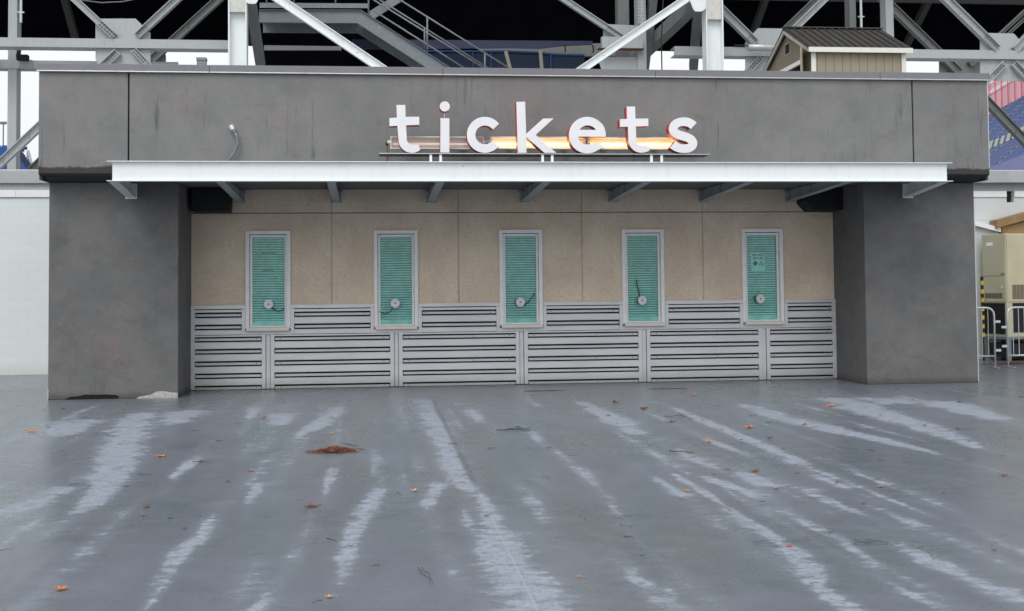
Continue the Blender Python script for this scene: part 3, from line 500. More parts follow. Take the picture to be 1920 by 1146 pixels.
# ticket windows
notch = lambda k: (WX[k]-.066, WX[k]+WW+.066)
for k, x in enumerate(WX):
    f = MB(); y0, y1 = -.055, .10; X1 = x+WW; t = .066
    f.box(x, x+t, y0, y1, 1.085, WZ1); f.box(X1-t, X1, y0, y1, 1.085, WZ1); f.box(x+t, X1-t, y0+.002, y1, WZ1-t, WZ1); f.box(x+t, X1-t, y0+.01, y1, 1.085, 1.11)
    fr = obj('ticket_window', f, 'frame', booth, .004)
    s = MB(); a, b = x+t+.006, X1-t-.004; sy = .012
    s.box(a, a+.045, sy, .062, 1.112, WZ1-t-.012); s.box(b-.040, b, sy, .062, 1.112, WZ1-t-.012); s.box(a+.045, b-.040, sy+.002, .05, WZ1-t-.052, WZ1-t-.012); s.box(a+.045, b-.040, sy+.002, .05, 1.112, 1.135)
    obj('sash', s, 'frame', fr, .003)
    obj('pane', MB().box(a+.04, b-.035, .046, .052, 1.13, WZ1-t-.05), 'glass', fr)
    bl = MB(); z = 1.225; zt = WZ1-t-.03; rr = random.Random(k); p = .0445
    ya = .070
    while z < zt:
        j = rr.uniform(-.002, .002)
        bl.add([(a+.03, ya+.010+j, z+.004), (b-.03, ya+.010+j, z+.004), (b-.03, ya+j, z+.016), (a+.03, ya+j, z+.016), (a+.03, ya+.002+j, z+p-.008), (b-.03, ya+.002+j, z+p-.008), (b-.03, ya+.022+j, z+p), (a+.03, ya+.022+j, z+p), (a+.03, ya+.022+j, z+p+.004), (b-.03, ya+.022+j, z+p+.004)],
               [(0, 1, 2, 3), (3, 2, 5, 4)]); bl.add([(a+.03, ya+.002+j, z+p-.008), (b-.03, ya+.002+j, z+p-.008), (b-.03, ya+.016, z+p-.005), (a+.03, ya+.016, z+p-.005), (a+.03, ya+.012, z+p+.0045), (b-.03, ya+.012, z+p+.0045)], [(0, 1, 2, 3), (3, 2, 5, 4)], 1); z += p
    bl.box(a+.03, b-.03, ya-.006, ya+.02, 1.125, 1.222)
    obj('shutter', bl, ['blind', 'groove_shade'], fr)
    if k == 0: obj('tape_mark', MB().box(a+.20, b-.20, ya-.0085, ya-.0045, 2.44, 2.475), 'tape', fr); obj('tape_mark', MB().box(a+.21, b-.24, ya-.0085, ya-.0045, 2.13, 2.165), 'tape', fr)
    obj('window_sill', MB().box(x+.02, X1-.02, -.165, -.02, 1.048, 1.108), 'sill', fr, .004)
    dx, dz = DISCS[k]; r = .082
    dc = MB().disc((dx, dz), r, -.085, -.045, 32); dc.disc((dx, dz), r*.93, -.089, -.084, 32); dc.disc((dx, dz), .014, -.094, -.088, 12, 1); dc.disc((dx-.01, dz), r*.8, -.046, .0465, 24, 1)
    for q in range(5): dc.box(dx-.05+.022*q, dx-.038+.022*q, -.0905, -.088, dz+.042, dz+.045, 1)
    obj('speaking_disc', dc, ['alu', 'rubber'], fr)
    if k < 4:
        pts = [Vector(p) for p in CABLES[k]]; q = []
        for i in range(len(pts)-1):
            p0, p1, p2, p3 = pts[max(i-1, 0)], pts[i], pts[i+1], pts[min(i+2, len(pts)-1)]
            for tt in (0, .25, .5, .75): q.append(.5*((2*p1)+(p2-p0)*tt+(2*p0-5*p1+4*p2-p3)*tt*tt+(3*p1-p0-3*p2+p3)*tt**3))
        q.append(pts[-1]); obj('cable', MB().tube([(v.x, v.y+.06, v.z) for v in q], .0085, 6), 'rubber', fr, smooth=True)
# notice taped inside the last window
x0, z1 = NOTICE[0]; x1, z0 = NOTICE[1]
nm = MB().box(x0, x1, .0555, .0575, z0, z1)
def text(mb, s, x, z, h, wd, y0, y1, mi):
    """blocky 3 x 5 capitals"""
    G = {'A': '010101111101101', 'R': '110101110101101', 'M': '101111111101101', 'E': '111100110100111', 'D': '110101101101110', 'O': '111101101101111', 'F': '111100110100100', 'I': '111010010010111', 'C': '111100100100111', 'H': '101101111101101', 'K': '101101110101101', 'N': '101111111111101', 'L': '100100100100111', 'Y': '101101010010010', ' ': '0'*15}
    u = wd/(len(s)*4-1); v = h/5
    for i, ch in enumerate(s):
        for k, c in enumerate(G[ch]):
            if c == '1': mb.box(x+(i*4+k % 3)*u-.0002, x+(i*4+k % 3+1)*u+.0002, y0, y1, z-(k//3+1)*v-.0002, z-(k//3)*v, mi)
wN = x1-x0; hN = z1-z0
text(nm, 'ARMED OFFICER', x0+.1*wN, z1-.06*hN, .125*hN, .80*wN, .0545, .0556, 1)
text(nm, 'CHECK IN ONLY', x0+.13*wN, z1-.25*hN, .115*hN, .72*wN, .0545, .0556, 1)
nm.disc((x0+.30*wN, z1-.58*hN), .16*wN, .0545, .0556, 24, 1); nm.disc((x0+.30*wN, z1-.58*hN), .10*wN, .0538, .0546, 20, 3); nm.disc((x0+.30*wN, z1-.58*hN), .07*wN, .0532, .0539, 20, 1)
tr_ = [(x0+.55*wN, z1-.69*hN), (x0+.92*wN, z1-.69*hN), (x0+.735*wN, z1-.44*hN)]; nm.xz(tr_, .0545, .0556, 2)
nm.box(x0+.69*wN, x0+.78*wN, .0538, .0546, z1-.66*hN, z1-.56*hN, 0); nm.box(x0+.06*wN, x0+.94*wN, .0545, .0556, z1-.775*hN, z1-.768*hN, 1)
single('paper_notice', nm, ['paper', 'ink', 'ink_green', dull('grey_print', (.20, .24, .24), .8)], ((x0+x1)/2, .056, z0), 'pale printed notice with a round seal taped inside the last ticket window', 'notice')
# louvred wainscot
LY = -.06; mull = [x+WW/2 for x in WX]; edges = [XL+.003]+[m for m in mull]+[XR-.003]
ZS = [1.386-.218*i for i in range(7)]
TB = .983
for i in range(6):
    L = edges[i]+(.043 if i else .0); Rr = edges[i+1]-(.043 if i < 5 else .0)      # outer face of the posts
    nl = notch(i-1)[1] if i else L; nr = notch(i)[0] if i < 5 else Rr              # narrower beside the windows
    p = MB(); fw = .07
    p.box(L, L+fw, LY, -.004, .012, TB-.001 if i else 1.4475); p.box(Rr-fw, Rr, LY, -.004, .012, TB-.001 if i < 5 else 1.4475)
    p.box(nl+(fw if i == 0 else 0), nr-(fw if i == 5 else 0), LY, -.004, 1.388, 1.432)
    ca = WX[i-1]+WW+.001 if i else L; cb_ = WX[i]-.001 if i < 5 else Rr
    p.box(ca, cb_, LY-.016, -.004, 1.448, 1.512); p.box(ca, cb_, LY+.012, -.004, 1.4445, 1.448, 1); p.box(nl+(fw+.001 if i == 0 else 0), nr-(fw+.001 if i == 5 else 0), LY+.012, -.004, 1.432, 1.444, 1)  # black strips paint the thin shadow under the cap rail
    a0, b0 = L+fw, Rr-fw
    for j, zt in enumerate(ZS):
        up = zt-.218 > TB-.05
        a, b = (nl+(fw if i == 0 else .001), nr-(fw if i == 5 else .001)) if zt > 1.1 else (a0, b0)
        zth = zt-.027; p.add([(a+.012, LY+.024, zth), (b-.012, LY+.024, zth), (b-.012, LY+.012, zth-.010), (a+.012, LY+.012, zth-.010), (a+.012, LY+.016, zth-.043), (b-.012, LY+.016, zth-.043)], [(0, 1, 2, 3), (3, 2, 5, 4)], 0)
        z1 = zth-.043-.025; z0 = max(z1-.123, .03)
        if z1 > .05:
            if z0 < TB < z1+.01 or (zt > 1.1 and z0 < TB+.05):   # the slat that turns under the window trims
                p.add([(a, LY+.012, z1), (b, LY+.012, z1), (b, LY+.004, z1-.012), (a, LY+.004, z1-.012), (a, LY+.004, TB+.004), (b, LY+.004, TB+.004)], [(0, 1, 2, 3), (3, 2, 5, 4)])
                p.add([(a0, LY+.0045, TB-.006), (b0, LY+.0045, TB-.006), (b0, LY+.0045, z0), (a0, LY+.0045, z0)], [(0, 1, 2, 3)])
            else:
                p.add([(a, LY+.016, z1), (b, LY+.016, z1), (b, LY+.004, z1-.012), (a, LY+.004, z1-.012), (a, LY+.004, z0+.008), (b, LY+.004, z0+.008), (b, LY+.016, z0), (a, LY+.016, z0)], [(0, 1, 2, 3), (3, 2, 5, 4), (4, 5, 6, 7)])
        if j % 2 == 0:
            for q in ([.05, .93] if b-a < 1.5 else [.05, .62, .95] if i != 1 else [.05, .95]): p.bolt(a+.012+(b-a-.024)*q, LY+.014, zth-.020, .010, .006, 2)
    p.add([(L, -.003, .0), (Rr, -.003, 0), (Rr, -.003, TB), (L, -.003, TB), (nl, -.003, TB), (nr, -.003, TB), (nr, -.003, 1.45), (nl, -.003, 1.45)], [(0, 1, 2, 3), (4, 5, 6, 7)], 1)
    obj('louver_panel', p, ['louver', 'dark', 'rubber'], booth, .0025)
for k, x in enumerate(WX):                                                        # U trims and the channels below
    a, b = notch(k); t = MB()
    t.xz([(a, TB), (b, TB), (b, 1.444), (b-.064, 1.444), (b-.064, TB+.062), (a+.064, TB+.062), (a+.064, 1.444), (a, 1.444)], LY-.008, -.004)
    obj('window_trim', t, 'louver', booth, .003)
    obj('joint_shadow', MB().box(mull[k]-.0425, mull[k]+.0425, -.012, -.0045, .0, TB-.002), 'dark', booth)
    obj('louver_post', MB().box(mull[k]-.034, mull[k]+.034, LY+.030, -.0125, .012, TB-.002), 'louver', booth)
# canopy: I-beam rim, side beams, brackets, deck
CX0, CX1, CZ0, CZ1 = -4.95, 8.78, 3.483, 3.799
cn = MB()
cn.box(CX0+.075, CX1-.075, -3.035, -3.02, CZ0+.012, CZ1-.012); cn.box(CX0, CX1, -3.10, -2.94, CZ0, CZ0+.012); cn.box(CX0, CX1, -3.10, -2.94, CZ1-.012, CZ1)
cb = obj('canopy', cn, 'white_steel', booth, .002)
obj('canopy_deck', MB().box(CX0+.08, CX1-.08, -3.018, -2.003, 3.70, 3.735), 'bracket', cb)
zb = 3.355
for sx, x in ((1, CX0+.075), (-1, CX1-.075)):
    b = MB(); a2, b2 = sorted((x, x+sx*.014))
    b.yz([(-3.019, CZ0+.012), (-1.515, zb), (-1.515, 3.58), (-2.005, 3.64), (-2.005, CZ1-.012), (-3.019, CZ1-.012)], a2, b2)
    f0, f1 = sorted((x-sx*.075, x+sx*.075)); b.yz([(-2.939, CZ0), (-1.515, zb-.012), (-1.515, zb), (-2.939, CZ0+.012)], f0, f1); b.box(f0, f1, -2.939, -2.005, CZ1-.012, CZ1)
    for yy in (-2.75, -2.5, -2.25, -1.9, -1.75): b.box(*sorted((x+sx*.016, x+sx*.03)), yy-.006, yy+.006, zb+.1, 3.60)
    obj('side_beam', b, 'white_steel', cb, .002)
    e = MB().box(*sorted((x-sx*.09, x+sx*.10)), -1.513, -1.501, zb-.03, 3.58)
    for zz in (zb+.03, zb+.12): e.bolt(x+sx*.07, -1.514, zz, .018, .02); e.bolt(x-sx*.06, -1.514, zz, .018, .02)
    obj('end_plate', e, 'white_steel', cb)
for x in (-3.238, -1.514, .218, 1.944, 3.61, 5.345, 7.027):
    b = MB().yz([(-2.939, CZ0+.01), (-.012, 3.388), (-.012, 3.594), (-1.9, 3.594), (-2.002, 3.695), (-2.939, 3.695)], x-.007, x+.007)
    b.yz([(-2.939, CZ0-.002), (-.012, 3.376), (-.012, 3.388), (-2.939, CZ0+.01)], x-.07, x+.07)
    b.box(x-.10, x+.10, -.0115, -.0045, 3.36, 3.37); b.box(x-.09, x+.09, -.012, -.0045, 3.371, 3.594); b.box(x-.12, x+.12, -.05, -.0125, 3.555, 3.568, 0)
    for yy in (-1.2, -.6): b.box(x-.06, x-.008, yy-.005, yy+.005, 3.46, 3.59)
    obj('bracket', b, 'bracket', cb, .002)
# ------------------------------------------------------------------ lettering on the canopy
sign = thing('tickets_sign', (1.95, -2.75, 3.80), 'white channel letters with red sides spelling tickets on a thin shelf', 'sign')
names = {'t1': 'first letter t, the leftmost of the word', 't2': 'second letter t, between the e and the s', 'c': 'letter c', 'k': 'letter k', 'e': 'letter e', 's': 'letter s'}
for key in ('t1', 'c', 'k', 'e', 't2', 's'):
    o = obj('letter', MB().xz(LETTERS[key], -2.82, -2.60, 0, 1), ['white', 'red'], sign, .004); o['label'] = 'white face '+names[key]
mb = MB().xz(LETTERS['i'], -2.82, -2.60, 0, 1).xz(LETTERS['dot'], -2.82, -2.60, 0, 1)
ix = sum(p[0] for p in LETTERS['dot'][0])/24; iz = LETTERS['i'][0][0][1]; mb.tube([(ix, -2.73, iz-.01), (ix, -2.73, LETTERS['dot'][0][18][1]+.01)], .006, 6, 0)
obj('letter', mb, ['white', 'red'], sign, .004)['label'] = 'letter i with a round dot on a thin rod'
obj('sign_shelf', MB().box(-.753, 4.66, -2.95, -2.56, 3.932, 3.945).box(-.753, 4.66, -2.956, -2.9505, 3.935, 3.947, 1), [dull('sign_shelf_metal', (.09, .09, .09), .5, .3, .1), 'zinc'], sign, .002)
for x in POSTS: obj('sign_post', MB().box(x-.020, x+.020, -2.93, -2.89, 3.80, 3.931), 'white_steel', sign)
LL = ['unlit greyish tube lamp behind the first letters of the sign', 'lit orange tube lamp behind the letter k', 'lit orange tube lamp at the right end of the sign']
for i, (a, b) in enumerate(LAMPS):
    zc = (a[1]+b[1])/2; h = .105; xa, xb = a[0], b[0]; y0, y1 = -2.50, -2.36
    lamp = thing('tube_lamp', ((xa+xb)/2, y1, zc-h), LL[i], 'lamp', 'tube lamps behind the sign letters')
    hb = MB().box(xa, xb, y1-.012, y1, zc-h, zc+h); hb.box(xa, xb, y0, y1-.013, zc+h-.02, zc+h); hb.box(xa, xb, y0, y1-.013, zc-h, zc-h+.02); hb.box(xa, xa+.022, y0, y1-.013, zc-h+.015, zc+h-.015); hb.box(xb-.022, xb, y0, y1-.013, zc-h+.015, zc+h-.015)
    obj('housing', hb, 'reflector', lamp, .003)
    obj('tube', MB().tube([(xa+.04, y1-.055, zc-.012), (xb-.04, y1-.055, zc-.012)], .018, 12), 'tube_dim' if i == 0 else 'tube_warm', lamp, smooth=True)
    obj('cover', MB().box(xa+.02, xb-.02, y0+.006, y0+.012, zc-h+.012, zc+h-.012), 'clear', lamp)
    for xx, sg in ((xa, -1), (xb, 1)):
        obj('cable_gland', MB().tube([(xx, -2.43, zc+.01), (xx+sg*.045, -2.43, zc+.01)], .036, 10).tube([(xx+sg*.046, -2.43, zc-.005), (xx+sg*.075, -2.43, zc-.03)], .028, 8, 1), ['alu', 'rubber'], lamp, smooth=False)
    for xx in (xa+.33, xb-.33): obj('stand_off', MB().box(xx-.03, xx+.03, y1, -2.0, zc-.03, zc+.03), 'black', lamp)
single('lead_wire', MB().tube([(-.62, -2.43, 4.14), (-.615, -2.44, 4.05), (-.605, -2.45, 3.97), (-.63, -2.45, 3.88), (-.66, -2.4, 3.75)], .012, 6), dull('rusty_wire', (.16, .06, .035), .7), (-.62, -2.43, 3.75), 'thin rusty wire hanging from the unlit tube lamp beside the first letter', 'wire', smooth=True)
# flexible conduit stub on the fascia
q = [(-3.26, -2.06, 3.77), (-3.20, -2.075, 3.93), (-3.105, -2.09, 4.06), (-3.06, -2.10, 4.18), (-3.07, -2.10, 4.30), (-3.115, -2.09, 4.39)]
cdt = thing('cable_stub', (-3.25, -2.0, 3.78), 'bent grey flexible conduit with a silver end sticking up from the canopy', 'conduit')
obj('hose', MB().tube(q, .024, 10), 'galv', cdt, smooth=True)
obj('connector', MB().tube([(-3.11, -2.09, 4.385), (-3.14, -2.08, 4.42)], .034, 8).tube([(-3.14, -2.08, 4.42), (-3.175, -2.07, 4.49)], .044, 10, 1), ['galv', 'zinc'], cdt)
# plain black boxes in the upper corners of the recess
single('black_box', MB().xz([(-4.03, 3.176), (-3.385, 3.176), (-3.372, 3.30), (-3.36, 3.58), (-4.03, 3.58)], -.55, -.006), 'black', (-3.7, -.3, 3.18), 'black box in the upper corner beside the left pillar', 'black_box', 'black boxes in the recess corners', .006)
single('black_box', MB().xz([(7.30, 3.176), (7.865, 3.176), (7.865, 3.58), (7.16, 3.58), (7.16, 3.33), (7.19, 3.29)], -.55, -.006), 'black', (7.5, -.3, 3.18), 'black box in the upper corner beside the right pillar', 'black_box', 'black boxes in the recess corners', .006)
# small black floodlight on the coping and vent
single('roof_vent', MB().box(-4.55, -4.34, 3.9, 4.1, 6.665, 6.735).box(-4.54, -4.35, 3.91, 4.09, 5.40, 6.66), ['galv'], (-4.44, 4.0, 5.40), 'small grey vent hood standing on the booth roof left of the first white column', 'vent', None, .01)

# ------------------------------------------------------------------ garden shed on the roof
sh = thing('storage_shed', (9.1, 2.9, 5.40), 'tan garden shed with brown metal roof standing on the booth roof', 'shed')
SX0, SX1, SY0, SY1, SB, SE, SR = 8.06, 10.06, 1.52, 4.28, 5.40, 6.62, 7.26; ym = (SY0+SY1)/2
obj('wall', MB().box(SX0+.02, SX1, SY0, SY0+.04, SB, SE).box(SX0+.02, SX1, SY1-.04, SY1, SB, SE).box(SX1-.04, SX1-.001, SY0+.041, SY1-.041, SB, SE), 'siding', sh)
g = MB(); dY0, dY1, dZ = 2.05, 3.55, 6.40
gab = lambda a, b, t: (t, a, b)
g.prism([(SY0+.041, SB), (dY0, SB), (dY0, dZ), (dY1, dZ), (dY1, SB), (SY1-.041, SB), (SY1-.041, SE), (ym, SR-.02), (SY0+.041, SE)], gab, SX0, SX0+.05)
obj('gable', g, dull('shed_gable', (.20, .165, .12), .8, 0, .1), sh)
obj('gable', MB().prism([(SY0+.041, SE), (ym, SR-.02), (SY1-.041, SE)], gab, SX1-.05, SX1-.002), dull('shed_gable_rear', (.17, .135, .095), .8, 0, .1), sh)
obj('door_frame', MB().box(SX0-.02, SX0, dY0-.07, dY0, SB, dZ+.09).box(SX0-.02, SX0, dY1, dY1+.07, SB, dZ+.09).box(SX0-.02, SX0, dY0, dY1, dZ, dZ+.09), 'trim', sh)
obj('door', MB().xy([(SX0-.03, dY0+.02), (SX0-.26, dY0-.62), (SX0-.215, dY0-.635), (SX0+.0, dY0-.01)], SB+.05, 6.62), 'siding', sh)
obj('door', MB().xy([(SX0-.03, dY1+.03), (SX0-.09, dY1+.62), (SX0-.05, dY1+.63), (SX0+.0, dY1+.03)], SB+.05, 6.30), 'siding', sh)
obj('door_post', MB().box(SX0+.06, SX0+.16, dY0+.02, dY0+.14, SB, dZ-.02), 'wood', sh)
v_ = MB().box(SX0-.015, SX0-.002, ym-.16, ym+.16, 6.74, 7.0)
for q_ in range(3): v_.box(SX0-.02, SX0-.016, ym-.13+.09*q_, ym-.055+.09*q_, 6.77, 6.97, 1)
obj('gable_vent', v_, [dull('vent_grey', (.30, .27, .22), .7), 'dark'], sh)
rf = MB(); ov = .10
sl_ = (SR-SE)/(ym-SY0)
yA, zA = SY0-.12, SE-.12*sl_+.03; yB, zB = SY1+.12, SE-.12*sl_+.03
rf.prism([(yA, zA), (ym, SR+.03), (yB, zB), (yB, zB+.03), (ym, SR+.065), (yA, zA+.03)], gab, SX0-ov, SX1+ov)
xx = SX0-ov+.04
while xx < SX1+ov:
    rf.bar((xx, yA+.005, zA+.045), (xx, ym, SR+.08), .02, .03); xx += .168
rf.box(SX0-ov-.004, SX1+ov+.004, ym-.09, ym+.09, SR+.062, SR+.085)
obj('roof', rf, 'roofmetal', sh)
obj('eave_board', MB().box(SX0-ov+.01, SX1+ov+.02, yA-.02, yA+.0, zA-.075, zA+.025), 'trim', sh)
obj('barge_board', MB().bar((SX0-ov+.015, yA+.01, zA-.035), (SX0-ov+.015, ym, SR-.03), .03, .07).bar((SX0-ov+.015, yB, zB-.035), (SX0-ov+.015, ym, SR-.03), .03, .07), dull('grey_barge', (.38, .36, .33), .7), sh)
for x in (SX0, SX1-.075): obj('corner_board', MB().box(x, x+.095, SY0-.025, SY0-.001, SB, SE-.02), 'trim', sh)

# ------------------------------------------------------------------ stadium structure behind the booth
st = thing('stadium', (2, 10, 0), 'grey steel stadium frame with a dark seating deck rising behind the booth', 'stadium')
def col(x, y, wd, dep, z0, z1, mat):
    return obj('column', MB().ibeam((x, y+dep/2, z0), (x, y+dep/2, z1), wd, dep, .035, .02), mat, st)
col(-4.224, 9.0, .46, .42, 0, 15, 'white_steel'); col(8.19, 9.0, .47, .42, 0, 15, 'white_steel')
for x in (-4.224, 8.19): obj('column_splice', MB().box(x-.19, x+.19, 9.03, 9.20, 8.86, 10.4), dull('unpainted_patch', (.62, .61, .57), .6), st)
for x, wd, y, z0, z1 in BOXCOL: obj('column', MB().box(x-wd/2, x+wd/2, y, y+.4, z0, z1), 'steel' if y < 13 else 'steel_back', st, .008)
def braces(L, dep, mat, bolts=True):
    for a, b, w_, y in L:
        if a[1] < b[1]: a, b = b, a
        sl = (a[0]-b[0])/(a[1]-b[1])                       # run every brace on to the slab below or the deck above
        if b[1] < 7.6: b = [b[0]+(4.43-b[1])*sl, 4.43]
        if a[1] > 8.95: a = [a[0]+(13.5-a[1])*sl, 13.5]
        mb = MB().ibeam((a[0], y+dep*.25, a[1]), (b[0], y+dep*.25, b[1]), w_, dep, .02, .014)
        d = Vector((b[0]-a[0], 0, b[1]-a[1])).normalized(); nn = Vector((-d.z, 0, d.x)); y_ = y+dep*.25-.007
        if bolts:
            Lg = math.hypot(b[0]-a[0], b[1]-a[1])
            for t in (.28, .45, .62, .8): c = Vector((a[0], y_, a[1]))+d*Lg*t; mb.bolt(c.x, c.y, c.z, .032, .03)
        obj('brace', mb, mat, st)
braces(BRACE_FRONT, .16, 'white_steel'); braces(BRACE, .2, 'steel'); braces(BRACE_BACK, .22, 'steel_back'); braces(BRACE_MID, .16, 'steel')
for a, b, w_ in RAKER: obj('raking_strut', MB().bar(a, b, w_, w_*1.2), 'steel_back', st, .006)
for pol, y in GUSSET:
    mb = MB().xz(pol, y, y+.025)
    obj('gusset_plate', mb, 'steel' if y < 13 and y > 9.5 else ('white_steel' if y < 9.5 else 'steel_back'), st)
def rows(a, b, y, n, gap=.085, off=.042):                         # rows of bolt heads at the brace ends
    mb = MB(); a = Vector((a[0], 0, a[1])); b = Vector((b[0], 0, b[1])); d = (b-a).normalized(); nn = Vector((-d.z, 0, d.x))
    for i in range(n):
        for k in (-1, 1): c = b-d*(.06+gap*i)+nn*k*off; mb.bolt(c.x, y, c.z, .026, .03)
    obj('bolt_row', mb, 'steel_back', st)
for i, n in ((0, 6), (1, 4), (4, 3), (7, 6)): rows(BRACE[i][0], BRACE[i][1], 10.03, n)
for i, n in ((3, 5), (6, 5), (9, 5), (10, 6)): rows(BRACE[i][1], BRACE[i][0], 10.03, n)
rows(BRACE[2][1], BRACE[2][0], 10.03, 5); rows(BRACE_MID[0][0], BRACE_MID[0][1], 12.02, 6)
mb = MB(); mb.box(6.77, 6.99, 11.93, 12.0, 9.33, 11.2)
for x, z in RIVET: mb.bolt(x, 11.929, z, .028, .03)
obj('splice_plate', mb, 'steel', st)
# horizontals
obj('beam', MB().box(-40, -4.46, 10.0, 10.1, 8.09, 8.322).box(-40, -4.46, 10.1, 10.5, 8.09, 8.112).box(-40, -4.46, 10.1, 10.5, 8.30, 8.322), 'steel', st)
obj('beam', MB().box(7.35, 40, 10.0, 10.1, 8.075, 8.318).box(7.35, 40, 10.1, 10.5, 8.075, 8.097).box(7.35, 40, 10.1, 10.5, 8.296, 8.318), 'steel', st)
mb = MB().box(-40, -6, 11.0, 11.12, 7.71, 7.92).box(-40, -6, 11.12, 11.5, 7.71, 7.73)
mb.box(-10.75, -9.75, 10.97, 11.0, 7.70, 7.93)
for dx in (-.40, -.31, .19, .28):
    for z in (7.75, 7.88): mb.bolt(-10.26+dx, 10.97, z, .03, .03)
obj('beam', mb, 'steel', st)
obj('beam', MB().xz(PALEBEAM, 14.5, 14.7), 'steel_back', st); obj('beam', MB().xz(DIMBEAM, 15, 15.1), 'steel_back', st)
obj('beam', MB().box(5.7, 6.9, 11.9, 12.1, 8.62, 8.95).box(5.6, 6.92, 11.85, 12.15, 8.60, 8.62, 1), ['steel', dull('rusty_flange', (.14, .06, .03), .8)], st)
# dark raked deck, its purlins, the dark back wall of the concourse
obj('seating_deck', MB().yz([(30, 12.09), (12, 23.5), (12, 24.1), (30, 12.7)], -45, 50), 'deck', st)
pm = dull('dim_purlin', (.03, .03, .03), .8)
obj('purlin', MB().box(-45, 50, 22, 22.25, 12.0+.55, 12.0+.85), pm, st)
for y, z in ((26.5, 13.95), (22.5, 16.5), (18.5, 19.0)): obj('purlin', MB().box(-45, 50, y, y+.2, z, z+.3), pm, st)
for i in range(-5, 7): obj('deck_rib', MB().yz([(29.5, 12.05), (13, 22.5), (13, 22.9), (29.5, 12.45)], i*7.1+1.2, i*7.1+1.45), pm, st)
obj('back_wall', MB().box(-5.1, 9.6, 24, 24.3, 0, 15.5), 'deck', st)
obj('concourse_slab', MB().box(-45, -6.28, 5.25, 60, 4.17, 4.44).box(10.05, 45, 5.25, 60, 4.19, 4.46).box(-6.27, 10.04, 5.25, 60, 4.18, 4.45), 'slab', st, .01)
obj('slab_rail', MB().box(-45, -6.3, 5.3, 5.34, 4.452, 4.475).box(10.1, 45, 5.3, 5.34, 4.472, 4.495), 'gal_tube', st)
# ------------------------------------------------------------------ block walls under the slab
bw = thing('block_wall', (-12, 5.3, 0), 'pale painted block wall left of the booth', 'wall')
obj('wall', MB().box(-45, -6.21, 5.30, 5.6, 0, 3.864), 'block', bw)
obj('flashing', MB().box(-45, -8.58, 5.26, 5.6, 3.866, 4.018).box(-8.574, -6.22, 5.26, 5.6, 3.866, 4.018), 'whiteband', bw, .004)
obj('upper_band', MB().box(-45, -6.21, 5.34, 5.6, 4.02, 4.168), 'steel', bw)
rw = thing('panel_wall', (16, 5.45, 0), 'pale panelled wall behind the beige air handler', 'wall')
mb = MB()
for z0, z1 in ((0, 1.2), (1.204, 2.4), (2.404, 3.3), (3.304, 3.854)):
    if z1 > 3.8: mb.box(9.96, 14.30, 5.45, 5.6, z0, z1); mb.box(14.48, 45, 5.45, 5.6, z0, z1); mb.box(14.30, 14.48, 5.45, 5.6, z0, 3.73)
    else: mb.box(9.96, 45, 5.45, 5.6, z0, z1)
obj('wall', mb, 'panel', rw)
obj('flashing', MB().box(9.96, 14.29, 5.42, 5.6, 3.858, 4.00).box(14.49, 45, 5.42, 5.6, 3.858, 4.00), 'whiteband', rw)
obj('upper_band', MB().box(9.96, 45, 5.50, 5.6, 4.004, 4.188), 'steel', rw)
obj('wall_opening', MB().box(14.295, 14.485, 5.58, 5.599, 3.73, 4.003), 'black', rw)
ln = thing('lean_to', (14.0, 5.2, 0), 'low lean-to with a sloping white roof edge beside the right pillar', 'shed')
obj('wall', MB().xz([(12.2, 0), (13.98, 0), (13.98, 3.02), (12.2, 3.47)], 5.27, 5.32), 'panel', ln)
obj('roof', MB().xz([(12.1, 3.47), (13.98, 3.0), (13.98, 3.105), (12.1, 3.59)], 5.15, 5.44), 'whiteband', ln)
# ------------------------------------------------------------------ timber hut, air handler, barricades, striped post
hut = thing('timber_hut', (14.8, 5.2, 0), 'brown plywood hut with a thick tilted timber roof behind the air handler', 'hut')
obj('wall', MB().xz([(14.02, 0), (17, 0), (17, 3.8), (14.02, 3.12)], 5.17, 5.40), 'ply', hut)
obj('roof', MB().xz([(13.83, 3.085), (17.2, 3.95), (17.2, 4.14), (13.83, 3.275)], 5.06, 5.42), 'wood', hut, .01)
hv = thing('air_handler', (14.2, 3.6, 0), 'big beige rooftop-style air handling unit with dark coils at ground level', 'air conditioner')
a, c = Vector((13.38, 5.0, 0)), Vector((13.565, 4.2, 0)); d = (a-c).normalized(); e = Vector((-d.y, d.x, 0)); e = e if e.x > 0 else -e
def P2(s, t, z): p = c+d*s+e*t; return (p.x, p.y, z)
def obox(mb, s0, s1, t0, t1, z0, z1, mi=0):
    v = [P2(s0, t0, z0), P2(s1, t0, z0), P2(s1, t1, z0), P2(s0, t1, z0), P2(s0, t0, z1), P2(s1, t0, z1), P2(s1, t1, z1), P2(s0, t1, z1)]
    return mb.add(v, [(0, 3, 2, 1), (4, 5, 6, 7), (0, 1, 5, 4), (1, 2, 6, 5), (2, 3, 7, 6), (3, 0, 4, 7)], mi)
H = 2.93; W2 = 1.5
obj('cabinet', obox(MB(), 0, .78, 0, W2, .55, H), 'hvac', hv, .012)
obj('side_panel', obox(obox(MB(), .03, .75, -.012, -.001, 1.96, H-.03), .03, .75, -.012, -.001, 1.36, 1.945), 'hvac', hv, .004)
obj('front_panel', obox(MB(), -.014, -.001, .03, W2-.1, 1.36, H-.03), dull('beige_enamel_lit', (.54, .48, .33), .5, 0, .06, 2), hv, .004)  # same enamel, brighter light on the front put into the colour
gl_ = MB(); gf = MB()
for i in range(13): obox(gl_, .12+.045*i, .145+.045*i, -.02, -.0125, 1.44, 1.56)
for i in range(14): obox(gf, -.022, -.0145, .16+.04*i, .182+.04*i, 1.42, 1.75)
gm_ = dull('grille_shadow', (.10, .085, .06), .8); obj('grille', gl_, gm_, hv); obj('grille', gf, gm_, hv)
cg = obox(obox(MB(), .06, .76, -.014, -.002, .62, 1.33), -.016, -.002, .16, W2-.2, .66, 1.33)
